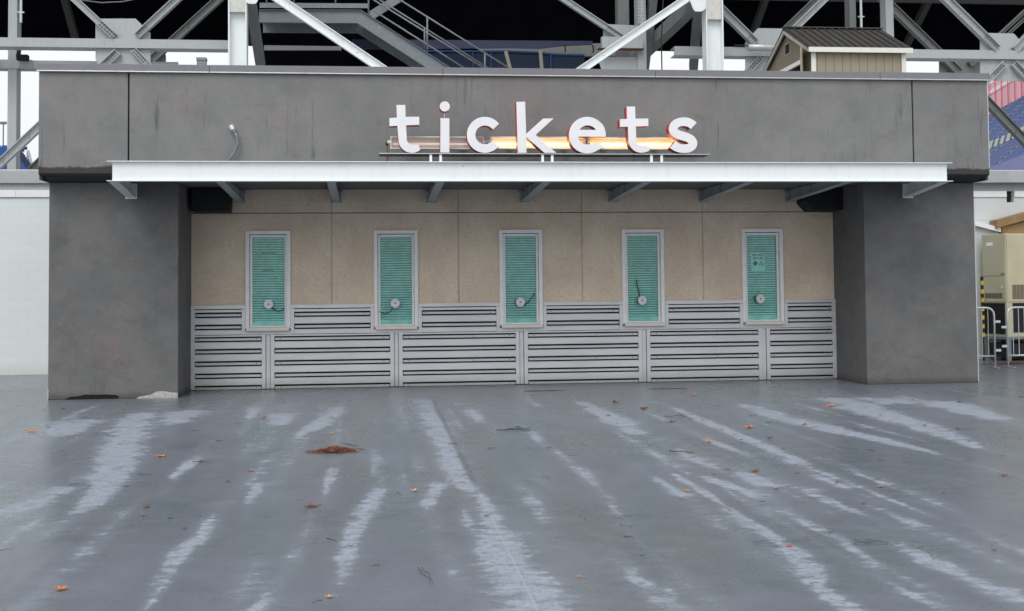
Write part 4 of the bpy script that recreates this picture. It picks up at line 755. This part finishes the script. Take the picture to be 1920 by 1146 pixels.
for i in range(12): obox(cg, .07+.058*i, .073+.058*i, -.018, -.0145, .63, 1.32, 1)
obj('coil_guard', cg, ['black', 'rubber'], hv)
obj('base_frame', obox(obox(MB(), 0, .78, .0, W2, .5, .549), .05, .76, .05, W2, .10, .4, 1), ['galv', 'black'], hv)  # black block painted in for the shaded void under the unit
obj('leg', obox(obox(MB(), .0, .08, .02, .1, 0, .5), .70, .78, .02, .1, 0, .5), 'galv', hv)
obj('maker_plate', obox(MB(), .40, .60, -.017, -.0125, 2.66, 2.74), 'paper', hv)
obj('green_sticker', obox(MB(), .04, .16, -.017, -.0125, 1.98, 2.02), dull('green_sticker', (.08, .36, .22), .5), hv)
obj('switch', obox(MB(), .10, .16, -.022, -.0125, 1.68, 1.74), 'trim', hv)
sp_ = MB(); z = .55
for i in range(14): sp_.box(13.165, 13.215, 4.58, 4.63, z+i*.1, z+i*.1+.1, i % 2)
sp_.box(13.175, 13.205, 4.59, 4.62, 0, .55, 1)
single('hazard_post', sp_, ['yellow', 'black'], (13.19, 4.6, 0), 'thin post striped yellow and black beside the air handler', 'post')
def barricade(x0, x1, y0, y1, label, hooks_left):
    o = thing('crowd_barrier', ((x0+x1)/2, (y0+y1)/2, 0), label, 'barrier', 'crowd barriers beside the right pillar')
    d = Vector((x1-x0, y1-y0, 0)).normalized(); L = math.hypot(x1-x0, y1-y0); p = lambda s, z: Vector((x0, y0, 0))+d*s+Vector((0, 0, z))
    Hh, r = 1.27, .15; path = [p(0, 0.02), p(0, Hh-r)]+[p(r-r*math.cos(R(t)), Hh-r+r*math.sin(R(t))) for t in (22, 45, 68, 90)]+[p(L-r+r*math.sin(R(t)), Hh-r+r*math.cos(R(t))) for t in (0, 22, 45, 68, 90)]+[p(L, .02)]
    obj('frame', MB().tube(path, .021, 8).tube([p(.02, .26), p(L-.02, .26)], .019, 8), 'gal_tube', o, smooth=True)
    n = int(L/.125)
    for i in range(1, n): obj('bar', MB().tube([p(L*i/n, .27), p(L*i/n, Hh-.01)], .008, 6), 'gal_tube', o)
    for z in (.98, .38) if not hooks_left else (.86, .46):
        s = L if not hooks_left else 0; sg = 1 if not hooks_left else -1
        obj('hook', MB().bar(p(s+sg*.02, z), p(s+sg*.13, z), .02, .05), 'gal_tube', o)
    for s in (0.02, L-.02):
        obj('foot', MB().bar(p(s, .025)+Vector((d.y, -d.x, 0))*.22, p(s, .025)-Vector((d.y, -d.x, 0))*.22, .04, .012), 'gal_tube', o)
barricade(9.99, 12.09, 2.12, 1.98, 'galvanised crowd barrier half hidden by the right pillar', False)
barricade(12.42, 14.5, 2.06, 2.16, 'galvanised crowd barrier standing in front of the air handler', True)
# ------------------------------------------------------------------ stair, tarpaulin and railing inside the concourse
stair = thing('steel_staircase', (-2, 12, 4.4), 'galvanised steel staircase with pipe handrails behind the booth roof', 'staircase')
mb = MB().xz(STAIR['land'], 12.0, 12.03)
L_ = STAIR['land']
mb.bar((L_[0][0], 11.97, L_[0][1]+.005), (L_[1][0], 11.97, L_[1][1]+.005), .10, .012, 0); mb.bar((L_[1][0], 11.97, L_[1][1]+.005), (L_[3][0], 11.97, L_[3][1]+.005), .10, .012, 0)
mb.bar((L_[7][0], 11.97, L_[7][1]), (L_[6][0], 11.97, L_[6][1]), .10, .012, 0); mb.bar((L_[6][0], 11.97, L_[6][1]), (L_[4][0], 11.97, L_[4][1]), .10, .012, 0)
def galv_lime():
    t = NT('lime_spotted_galvanised'); big = t.noise(5, 5, .6); sp = t.ramp(t.noise(17, 4, .65), .62, .68)
    zone = t.ramp(t.noise(1.1, 3), .45, .6)
    return t.out(t.mix(t.math('MULTIPLY', sp, zone), t.mix(big, (.14, .165, .18), (.22, .25, .27)), (.48, .50, .50)), .5, .2)
M['lime'] = galv_lime(); obj('stringer', mb, 'lime', stair)
obj('stringer', MB().xz([(x, z-.02) for x, z in L_], 13.25, 13.28), 'galv', stair); obj('stringer', MB().xz(STAIR['upper'], 13.5, 13.6), 'galv', stair)
obj('toe_board', MB().xz(STAIR['toe'], 11.95, 11.97), M['galv'], stair)
a, b = Vector((L_[1][0], 0, L_[1][1])), Vector((L_[3][0], 0, L_[3][1]))
obj('landing', MB().box(L_[0][0], L_[1][0], 12.04, 13.24, L_[0][1]-.06, L_[0][1]-.03), 'galv', stair)
for i in range(1, 17):
    p = a+(b-a)*i/17; obj('tread', MB().box(p.x-.13, p.x+.13, 12.04, 13.24, p.z-.12, p.z-.09), 'galv', stair)
for q in STAIR['rails']: obj('handrail', MB().tube([(q[0][0], 11.98, q[0][1]), (q[1][0], 11.98, q[1][1])], .024, 8), 'galv', stair, smooth=True)
for q in STAIR['rails_far']: obj('handrail', MB().tube([(q[0][0], 13.3, q[0][1]), (q[1][0], 13.3, q[1][1])], .024, 8), 'galv', stair, smooth=True)
for q in STAIR['posts']: obj('rail_post', MB().tube([(q[0][0], 11.98, q[0][1]), (q[1][0], 11.98, q[1][1])], .026, 8), 'galv', stair, smooth=True)
for q in STAIR['posts_far']: obj('rail_post', MB().tube([(q[0][0], 13.3, q[0][1]), (q[1][0], 13.3, q[1][1])], .026, 8), 'galv', stair, smooth=True)
single('tarpaulin', MB().xz(TARP, 13.5, 13.56), 'tarp', (2, 13.5, 8.8), 'navy tarpaulin strip tied along the dark concourse opening', 'tarpaulin')
fe = thing('mesh_railing', (3, 14, 4.45), 'blue mesh railing with slim posts below the navy tarpaulin', 'railing')
obj('mesh_panel', MB().xz(FENCE, 14.0, 14.02), 'mesh_blue', fe)
mb = MB()
for a, b in zip(FENCE[:4], FENCE[1:5]): mb.bar((a[0], 13.98, a[1]), (b[0], 13.98, b[1]), .03, .05)
obj('top_rail', mb, 'blue_rail', fe)
for x in FPOST: obj('rail_post', MB().tube([(x, 13.95, 4.45), (x, 13.95, 8.85)], .03, 8), 'blue_rail', fe)
for i, (a, b) in enumerate(STRAP):
    single('strap', MB().bar((a[0], 13.4, a[1]), (b[0], 13.42, b[1]), .10, .02, 0, (0, 1, 0)), 'strap', (b[0], 13.42, b[1]), ['beige strap hanging from the tarpaulin just right of the stair foot', 'wider beige strap hanging from the middle of the tarpaulin'][i], 'strap', 'straps tied to the tarpaulin')
for i, x in enumerate((4.87, 5.72)):
    single('hanging_hook', MB().tube([(x, 13.45, 9.0), (x+.02, 13.45, 8.86), (x, 13.45, 8.78)], .022, 6), 'black', (x, 13.45, 8.78), ['small black hook hanging under the tarpaulin bow', 'small black hook at the right end of the tarpaulin'][i], 'hook', 'hooks under the tarpaulin')
# electrical bits on the steel
(xa, za), (xb, zb_) = FIXT
single('batten_light', MB().tube([(xa, 9.7, za), (xa+.02, 9.7, za), (xb+.4, 9.7, zb_)], [.06, .1, .1], 14), dull('frosted_tube', (.46, .46, .46), .35, .4), ((xa+xb)/2, 9.7, za), 'long frosted batten light fixed to the beam left of the shed', 'lamp', smooth=True)
fx, fy, fz = FLOOD
fl = MB().box(fx-.12, fx+.17, fy, fy+.2, fz-.12, fz+.03).bar((fx-.1, fy+.1, fz), (fx-.06, fy+.1, fz+.2), .06, .1).bar((fx-.16, fy+.15, fz+.18), (fx+.06, fy+.1, fz+.2), .05, .06)
single('floodlight', fl, 'black', (fx, fy, fz), 'small black floodlight on the far left steel column', 'lamp', None, .015)
single('conduit_pipe', MB().tube([(-10.02, 10.9, 8.9), (-10.02, 10.9, 15)], .035, 8).box(-10.10, -9.94, 10.87, 10.95, 9.16, 9.19).box(-10.10, -9.94, 10.87, 10.95, 9.63, 9.66), 'gal_tube', (-10.02, 10.9, 8.9), 'slim grey conduit pipe beside the far left steel column', 'pipe')
single('conduit_pipe', MB().tube([(13.83, 12.9, 4.45), (13.83, 12.9, 10.4), (13.9, 12.9, 10.6), (14.3, 12.9, 10.95), (15.5, 12.9, 11.8)], .04, 8).box(13.74, 13.92, 12.86, 12.94, 9.85, 9.88), 'gal_tube', (13.83, 12.9, 4.45), 'bent grey conduit pipe rising behind the shed roof', 'pipe', smooth=False)
for i, pth in enumerate(([(-9.4, 14.8, 10.75), (-8.9, 14.8, 10.68), (-8.3, 14.8, 10.72), (-7.9, 14.8, 11.0), (-7.7, 14.8, 11.5)], [(-9.4, 14.9, 10.45), (-8.8, 14.9, 10.38), (-8.2, 14.9, 10.42), (-7.4, 14.9, 10.6), (-6.8, 14.9, 11.3)], [(7.05, 9.6, 12.5), (6.98, 9.7, 9.6), (6.93, 9.8, 8.4), (6.95, 9.8, 6.0)], [(9.0, 9.95, 8.36), (9.6, 9.95, 8.34), (10.1, 9.95, 8.36)])):
    single('loose_cable', MB().tube(pth, .018, 6), 'galv' if i < 2 else 'rubber', pth[0], ['thin grey cable loop in the dark deck above the left gusset, upper one', 'thin grey cable loop in the dark deck above the left gusset, lower one', 'black cable hanging down beside the right white column', 'short black cable lying on the beam right of the right white column'][i], 'cable', smooth=True)
# ------------------------------------------------------------------ far stands across the field
A, dd, nn_ = Vector(RSTAND['A']), Vector(RSTAND['d']), Vector(RSTAND['n'])
gs = thing('grandstand', tuple(A), 'far blue grandstand with red panels along its top, right of the booth', 'grandstand')
NR = 30; w_r = RSTAND['w']/NR; h_r = RSTAND['h']/NR
def bowl(s, t, z):  # the stand bends away from the field as it comes closer
    p = A+dd*s+nn_*t; return (p.x, p.y, z)
steps = MB(); seats = MB(); S0, S1 = -22, 85
for i in range(NR):
    z = A.z+h_r*i; t = w_r*i
    v = [bowl(S0, t, z), bowl(S1, t, z), bowl(S1, t+w_r, z), bowl(S0, t+w_r, z), bowl(S1, t+w_r, z+h_r), bowl(S0, t+w_r, z+h_r)]
    steps.add(v, [(0, 1, 2, 3), (3, 2, 4, 5)])
    if i == 9: continue
    s = S0
    while s < S1:
        if int((s-S0)/9.5) != int((s-S0+.55)/9.5): s += 1.2; continue
        p = [bowl(s, t+w_r*.55, z+.02), bowl(s+.46, t+w_r*.55, z+.02), bowl(s+.46, t+w_r*.95, z+.36), bowl(s, t+w_r*.95, z+.36), bowl(s, t+w_r*.2, z+.2), bowl(s+.46, t+w_r*.2, z+.2), bowl(s+.46, t+w_r*.6, z+.22), bowl(s, t+w_r*.6, z+.22)]
        seats.add(p, [(0, 1, 2, 3), (4, 5, 6, 7)], 1 if random.random() < .15 else 0); s += .55
obj('terrace', steps, 'step', gs); o = obj('seat_rows', seats, ['seat', 'seat_dark'], gs); o['kind'] = 'stuff'
fw = MB(); fw.add([bowl(S0, -.02, A.z-.9), bowl(S1, -.02, A.z-.9), bowl(S1, -.02, A.z+.35), bowl(S0, -.02, A.z+.35), bowl(S0, .2, A.z-.9), bowl(S1, .2, A.z-.9), bowl(S1, .2, A.z+.35), bowl(S0, .2, A.z+.35)], [(0, 1, 2, 3), (4, 5, 6, 7), (3, 2, 6, 7), (0, 1, 5, 4)])
obj('front_wall', fw, 'navy_wall', gs)
tw_ = RSTAND['w']; zt = A.z+RSTAND['h']
pn = MB()
def quad(s0, s1, t, z0, z1, mi, th=.15): pn.add([bowl(s0, t, z0), bowl(s1, t, z0), bowl(s1, t, z1), bowl(s0, t, z1), bowl(s0, t+th, z0), bowl(s1, t+th, z0), bowl(s1, t+th, z1), bowl(s0, t+th, z1)], [(0, 1, 2, 3), (4, 7, 6, 5), (3, 2, 6, 7), (0, 4, 5, 1), (0, 3, 7, 4), (1, 5, 6, 2)], mi)
quad(S0, S1, tw_+.2, zt-.2, zt+3.6, 0); quad(S0, S1, tw_+.12, zt+2.3, zt+2.75, 1, .05)
s = S0
while s < S1: quad(s, s+.12, tw_+.02, zt-.2, zt+3.8, 2, .1); s += 2.6
quad(-13, -12.2, tw_-.4, zt-.2, zt+4.6, 2, .5); quad(-18.6, -16.4, tw_+.02, zt+1.4, zt+2.0, 1, .06)
obj('banner_wall', pn, ['pink', 'pinkwhite', dull('dark_red_post', (.62, .14, .19), .5)], gs)
deckw = MB()
for i in range(56): deckw.add([bowl(S0+i*1.9, w_r*9.1, A.z+h_r*9+.05), bowl(S0+i*1.9+1.1, w_r*9.1, A.z+h_r*9+.05), bowl(S0+i*1.9+1.1, w_r*9.6, A.z+h_r*9+.75), bowl(S0+i*1.9, w_r*9.6, A.z+h_r*9+.75)], [(0, 1, 2, 3)])
obj('cross_aisle', deckw, dull('aisle_white', (.45, .42, .38), .7), gs)
o = obj('field', MB().box(20, 140, 40, 300, -.3, .02), 'field'); o['kind'] = 'structure'
ls = thing('end_stand', (-33, 90, 0), 'far blue seating stand seen past the left column', 'grandstand')
tp, md, en = LSTAND['top'], LSTAND['mid'], LSTAND['end']
steps = MB(); seats = MB(); NR = 16; zl = 11.0; yl = 84
for i in range(NR):
    z = zl+(tp[2]-zl)*i/NR; y = yl+(100-yl)*i/NR; dz = (tp[2]-zl)/NR; dy = (100-yl)/NR
    xr = -29.3+(-33.4+29.3)*min(1, (z-11.9)/(15.0-11.9)) if z > 11.9 else -29.3
    steps.add([(-60, y, z), (xr, y, z), (xr, y+dy, z), (-60, y+dy, z), (xr, y+dy, z+dz), (-60, y+dy, z+dz)], [(0, 1, 2, 3), (3, 2, 4, 5)])
    x = xr-.6
    while x > -47: seats.box(x-.46, x, y+.3, y+.38, z+.02, z+dz*1.15); x -= .55
obj('terrace', steps, dull('navy_terrace', (.03, .04, .10), .8), ls); o = obj('seat_rows', seats, 'seat', ls); o['kind'] = 'stuff'
obj('end_wall', MB().bar((-29.0, 86, 11.2), (-33.2, 99.5, 15.2), .25, .5), 'step', ls)
single('light_mast', MB().tube([(-35.9, 101, 0), (-35.9, 101, 18.1)], .06, 6).box(-36.2, -35.6, 100.9, 101.1, 18.1, 18.35), 'steel_back', (-35.9, 101, 0), 'thin light mast above the far left seating stand', 'mast')

# ------------------------------------------------------------------ fallen leaves, twigs, needle pile
def leaf_mesh(size, seed, lobes=5):
    r = random.Random(seed); pts = []; n = lobes*6; cup = r.uniform(.15, .45)
    for i in range(n):
        a = 2*math.pi*i/n; k = .34+.66*abs(math.cos(a*lobes/2))**1.6*(0.8+.2*math.cos(a)); k *= r.uniform(.85, 1.1)
        x, y = math.cos(a)*k, math.sin(a)*k*.85; pts.append((x, y, .04+cup*(x*x*.5+y*y*.9)+r.uniform(0, .10)))
    v = [(0, 0, .03)]+pts; v += [(x, y, z-.035) for x, y, z in v]; N = n+1
    mb = MB(); s = size/1.7
    f = [(0, 1+i, 1+(i+1) % n) for i in range(n)]+[(N, N+1+(i+1) % n, N+1+i) for i in range(n)]+[(1+i, N+1+i, N+1+(i+1) % n, 1+(i+1) % n) for i in range(n)]
    mb.add([(x*s, y*s, z*s+.005) for x, y, z in v], f); mb.tube([(-.25*s, 0, .05*s+.004), (-1.0*s, .08*s, .08*s+.004), (-1.45*s, .02*s, .03*s+.006)], .035*s, 5)
    return mb
LLAB = ['large orange leaf far left in front of the left pillar', 'curled orange leaf with dark tip, lower left of the left pillar', 'small orange leaf just below the first ticket window', 'brown leaf lying against a dark stick left of the needle heap', 'orange maple leaf with upright stem left of the needle heap', 'narrow brown leaf just below the orange leaf with upright stem', 'flat brown leaf strip at the left, above the small russet leaf', 'small dark russet leaf at the left below the flat brown strip', 'small russet leaf lying on the pale dry streak at lower left', 'flat orange leaf nearest the lower left corner', 'crumpled tan leaf at the bottom edge, left of centre', 'tiny russet leaf a little above the needle heap, to its left', 'tiny tan leaf directly above the needle heap', 'dark brown curled leaf just right of the ground joint', 'small russet leaf on the wide pale streak near the ground joint', 'tiny dark leaf below the left end of the left pillar', 'pale tan leaf lying left of the wide pale streak', 'thin brown leaf strip below the needle heap', 'orange leaf closest to the louvres, right of the second puddle', 'brown leaf below the fourth window, nearest the louvres', 'long brown leaf just below the brown leaf nearest the louvres', 'small dark leaf on the pale streak below the fourth window', 'dark upright leaf scrap below the second puddle', 'orange leaf on the narrow pale streak right of the dark leaf scrap', 'bright orange star-shaped leaf below the last window', 'orange leaf with stem left of the bright star-shaped leaf', 'brown leaf right of the bright orange star-shaped leaf', 'small yellow leaf on the narrow pale streak', 'tiny orange leaf in the centre, right of the branched twig', 'tiny tan leaf in the centre, far right of the branched twig', 'bright orange leaf alone on the middle right ground', 'long red-brown leaf in the middle right ground', 'orange leaf on the wide dry patch in front of the right pillar', 'dark brown leaf below the foot of the right pillar', 'dark russet leaf at the far right edge near the barriers', 'russet leaf at the far right edge, half way down', 'pale tan leaf left of the russet leaf at the right edge', 'bright red leaf in the lower right foreground', 'small orange leaf in the lower centre foreground', 'tan leaf just below the long red-brown leaf', 'tiny dark leaf on the dry patch right of centre, below the right pillar', 'small brown leaf at the right, below the dark brown leaf', 'small brown leaf right of the bright orange star-shaped leaf on the pale streak', 'tiny tan leaf on the broad dry patch below the right pillar']
for i, (x, y, sz, c, u, v) in enumerate(LEAVES):
    o = obj('fallen_leaf', leaf_mesh(sz*1.3, 100+i, 3 if c in 'bd' else 5), 'leaf_'+c); o.location = (x, y, .002); o.rotation_euler = (random.uniform(-.08, .08), random.uniform(-.08, .08), random.uniform(0, 6.28))
    tag(o, LLAB[i], 'leaf', 'fallen leaves on the wet ground')
rnd = random.Random(21)
def twig(a, b, r, seed):
    q = random.Random(seed); a = Vector((*a, .009)); b = Vector((*b, .009)); n = 5; L = (b-a).length; sd = Vector((-(b-a).y, (b-a).x, 0)).normalized()
    return MB().tube([a+(b-a)*t/n+sd*q.uniform(-.035, .035)*L+Vector((0, 0, q.uniform(0, .01))) for t in range(n+1)], [r*.8*(1-.1*k) for k in range(n+1)], 5)
TL = ['branched dark twig in the centre of the wet ground', 'long straight twig lying on a pale patch right of centre', 'bent twig on the narrow pale streak below the fourth window', 'short twig left of the wide dry patch on the right', 'short twig in the middle right, below the pale streaks', 'dark stick beside a brown leaf left of the needle heap', 'short twig just above the right end of the needle heap', 'thin brown stick below the needle heap', 'thin short twig touching the right end of the needle heap', 'long thin twig slanting down in the lower centre', 'long thin twig beside the slanting one in the lower centre', 'short twig crossing the ground joint left of centre', 'short twig near the bright orange star-shaped leaf', 'short twig left of the needle heap near the pale patch', 'thin twig at the left below the orange leaf', 'small hooked twig in the lower right of centre', 'short twig in the lower left of centre', 'small twig just left of the branched twig tip', 'small twig beside the wide pale streak', 'tiny curved twig on the small pale patch at the right', 'thin twig below the second puddle']
for i, (a, b) in enumerate(TWIGS):
    mb = twig(a, b, .007 if i < 2 else (.0022 if i in (9, 10) else .0045), i)
    if i == 0:
        for p_, q_ in (((.75, -7.45), (.95, -7.2)), ((.85, -7.42), (1.05, -7.55)), ((.9, -7.3), (.98, -7.05))): m2 = twig(p_, q_, .006, 9); mb.add(m2.v, m2.f)
    single('twig', mb, 'twig', (a[0], a[1], .005), TL[i], 'twig', 'twigs on the wet ground')
proto = [twig((0, 0), (.085, .016), .003, 50), twig((0, 0), (.045, -.005), .0045, 51), leaf_mesh(.045, 7, 3), leaf_mesh(.03, 8, 3)]
pm_ = [obj('twig', proto[0], 'twig'), obj('twig', proto[1], 'twig'), obj('leaf_scrap', proto[2], 'leaf_b'), obj('leaf_scrap', proto[3], 'leaf_o')]
slab_ = ['short dark twig scattered among others on the wet ground', 'dark bit of bark scattered among others on the wet ground', 'small brown leaf scrap scattered among others on the wet ground', 'tiny orange leaf scrap scattered among others on the wet ground']
slot = [0, 0, 0, 0, 1, 1, 1, 2, 2, 3]
used = [False]*4
for i in range(130):
    k = slot[i % 10]
    if used[k]: o = pm_[k].copy(); sc.collection.objects.link(o)
    else: o = pm_[k]; used[k] = True
    y = -2.6-13.2*rnd.random()**1.9; D = y+22.9; x = -.9+D*rnd.uniform(-.36, .62)
    if rnd.random() < .35: x = abs(x)*.8+1.5
    o.location = (x, y, .002); o.rotation_euler = (0, 0, rnd.uniform(-.6, .6)+(math.pi if rnd.random() < .5 else 0)); s = rnd.uniform(.6, 1.25); o.scale = (s, s, s)
    tag(o, slab_[k], 'twig' if k < 2 else 'leaf', ['short twigs strewn over the ground', 'bark bits strewn over the ground', 'brown leaf scraps strewn over the ground', 'orange leaf scraps strewn over the ground'][k])
def pile(cx, cy, rx, ry, n, seed, h):
    r = random.Random(seed); mb = MB()
    for i in range(n):
        a = r.uniform(0, 6.283); q = min(1.5, abs(r.gauss(0, .5))); x = cx+rx*q*math.cos(a); y = cy+ry*q*math.sin(a); z = .006+h*max(0, 1-q)*r.random()
        b = r.uniform(0, 3.14); L = r.uniform(.012, .05); mb.bar((x-L*math.cos(b), y-L*math.sin(b), z), (x+L*math.cos(b), y+L*math.sin(b), z+r.uniform(-.004, .012)), r.uniform(.003, .012), .003, r.choice((0, 0, 1, 2, 2, 0)))
    return mb
for (a, b, rx, ry, n, h, lab) in ((PILE[0], PILE[1], .22, .16, 900, .05, None), (13.1, 3.2, 1.2, .35, 500, .05, None)):
    o = obj('needle_litter', pile(a, b, rx, ry, n, 4, h), ['leaf_b', 'leaf_r', 'twig']); tag(o, 'small flat heap of rust brown needles on the wet ground' if n == 900 else 'rust brown leaf litter blown under the air handler', 'leaf litter', kind='stuff')
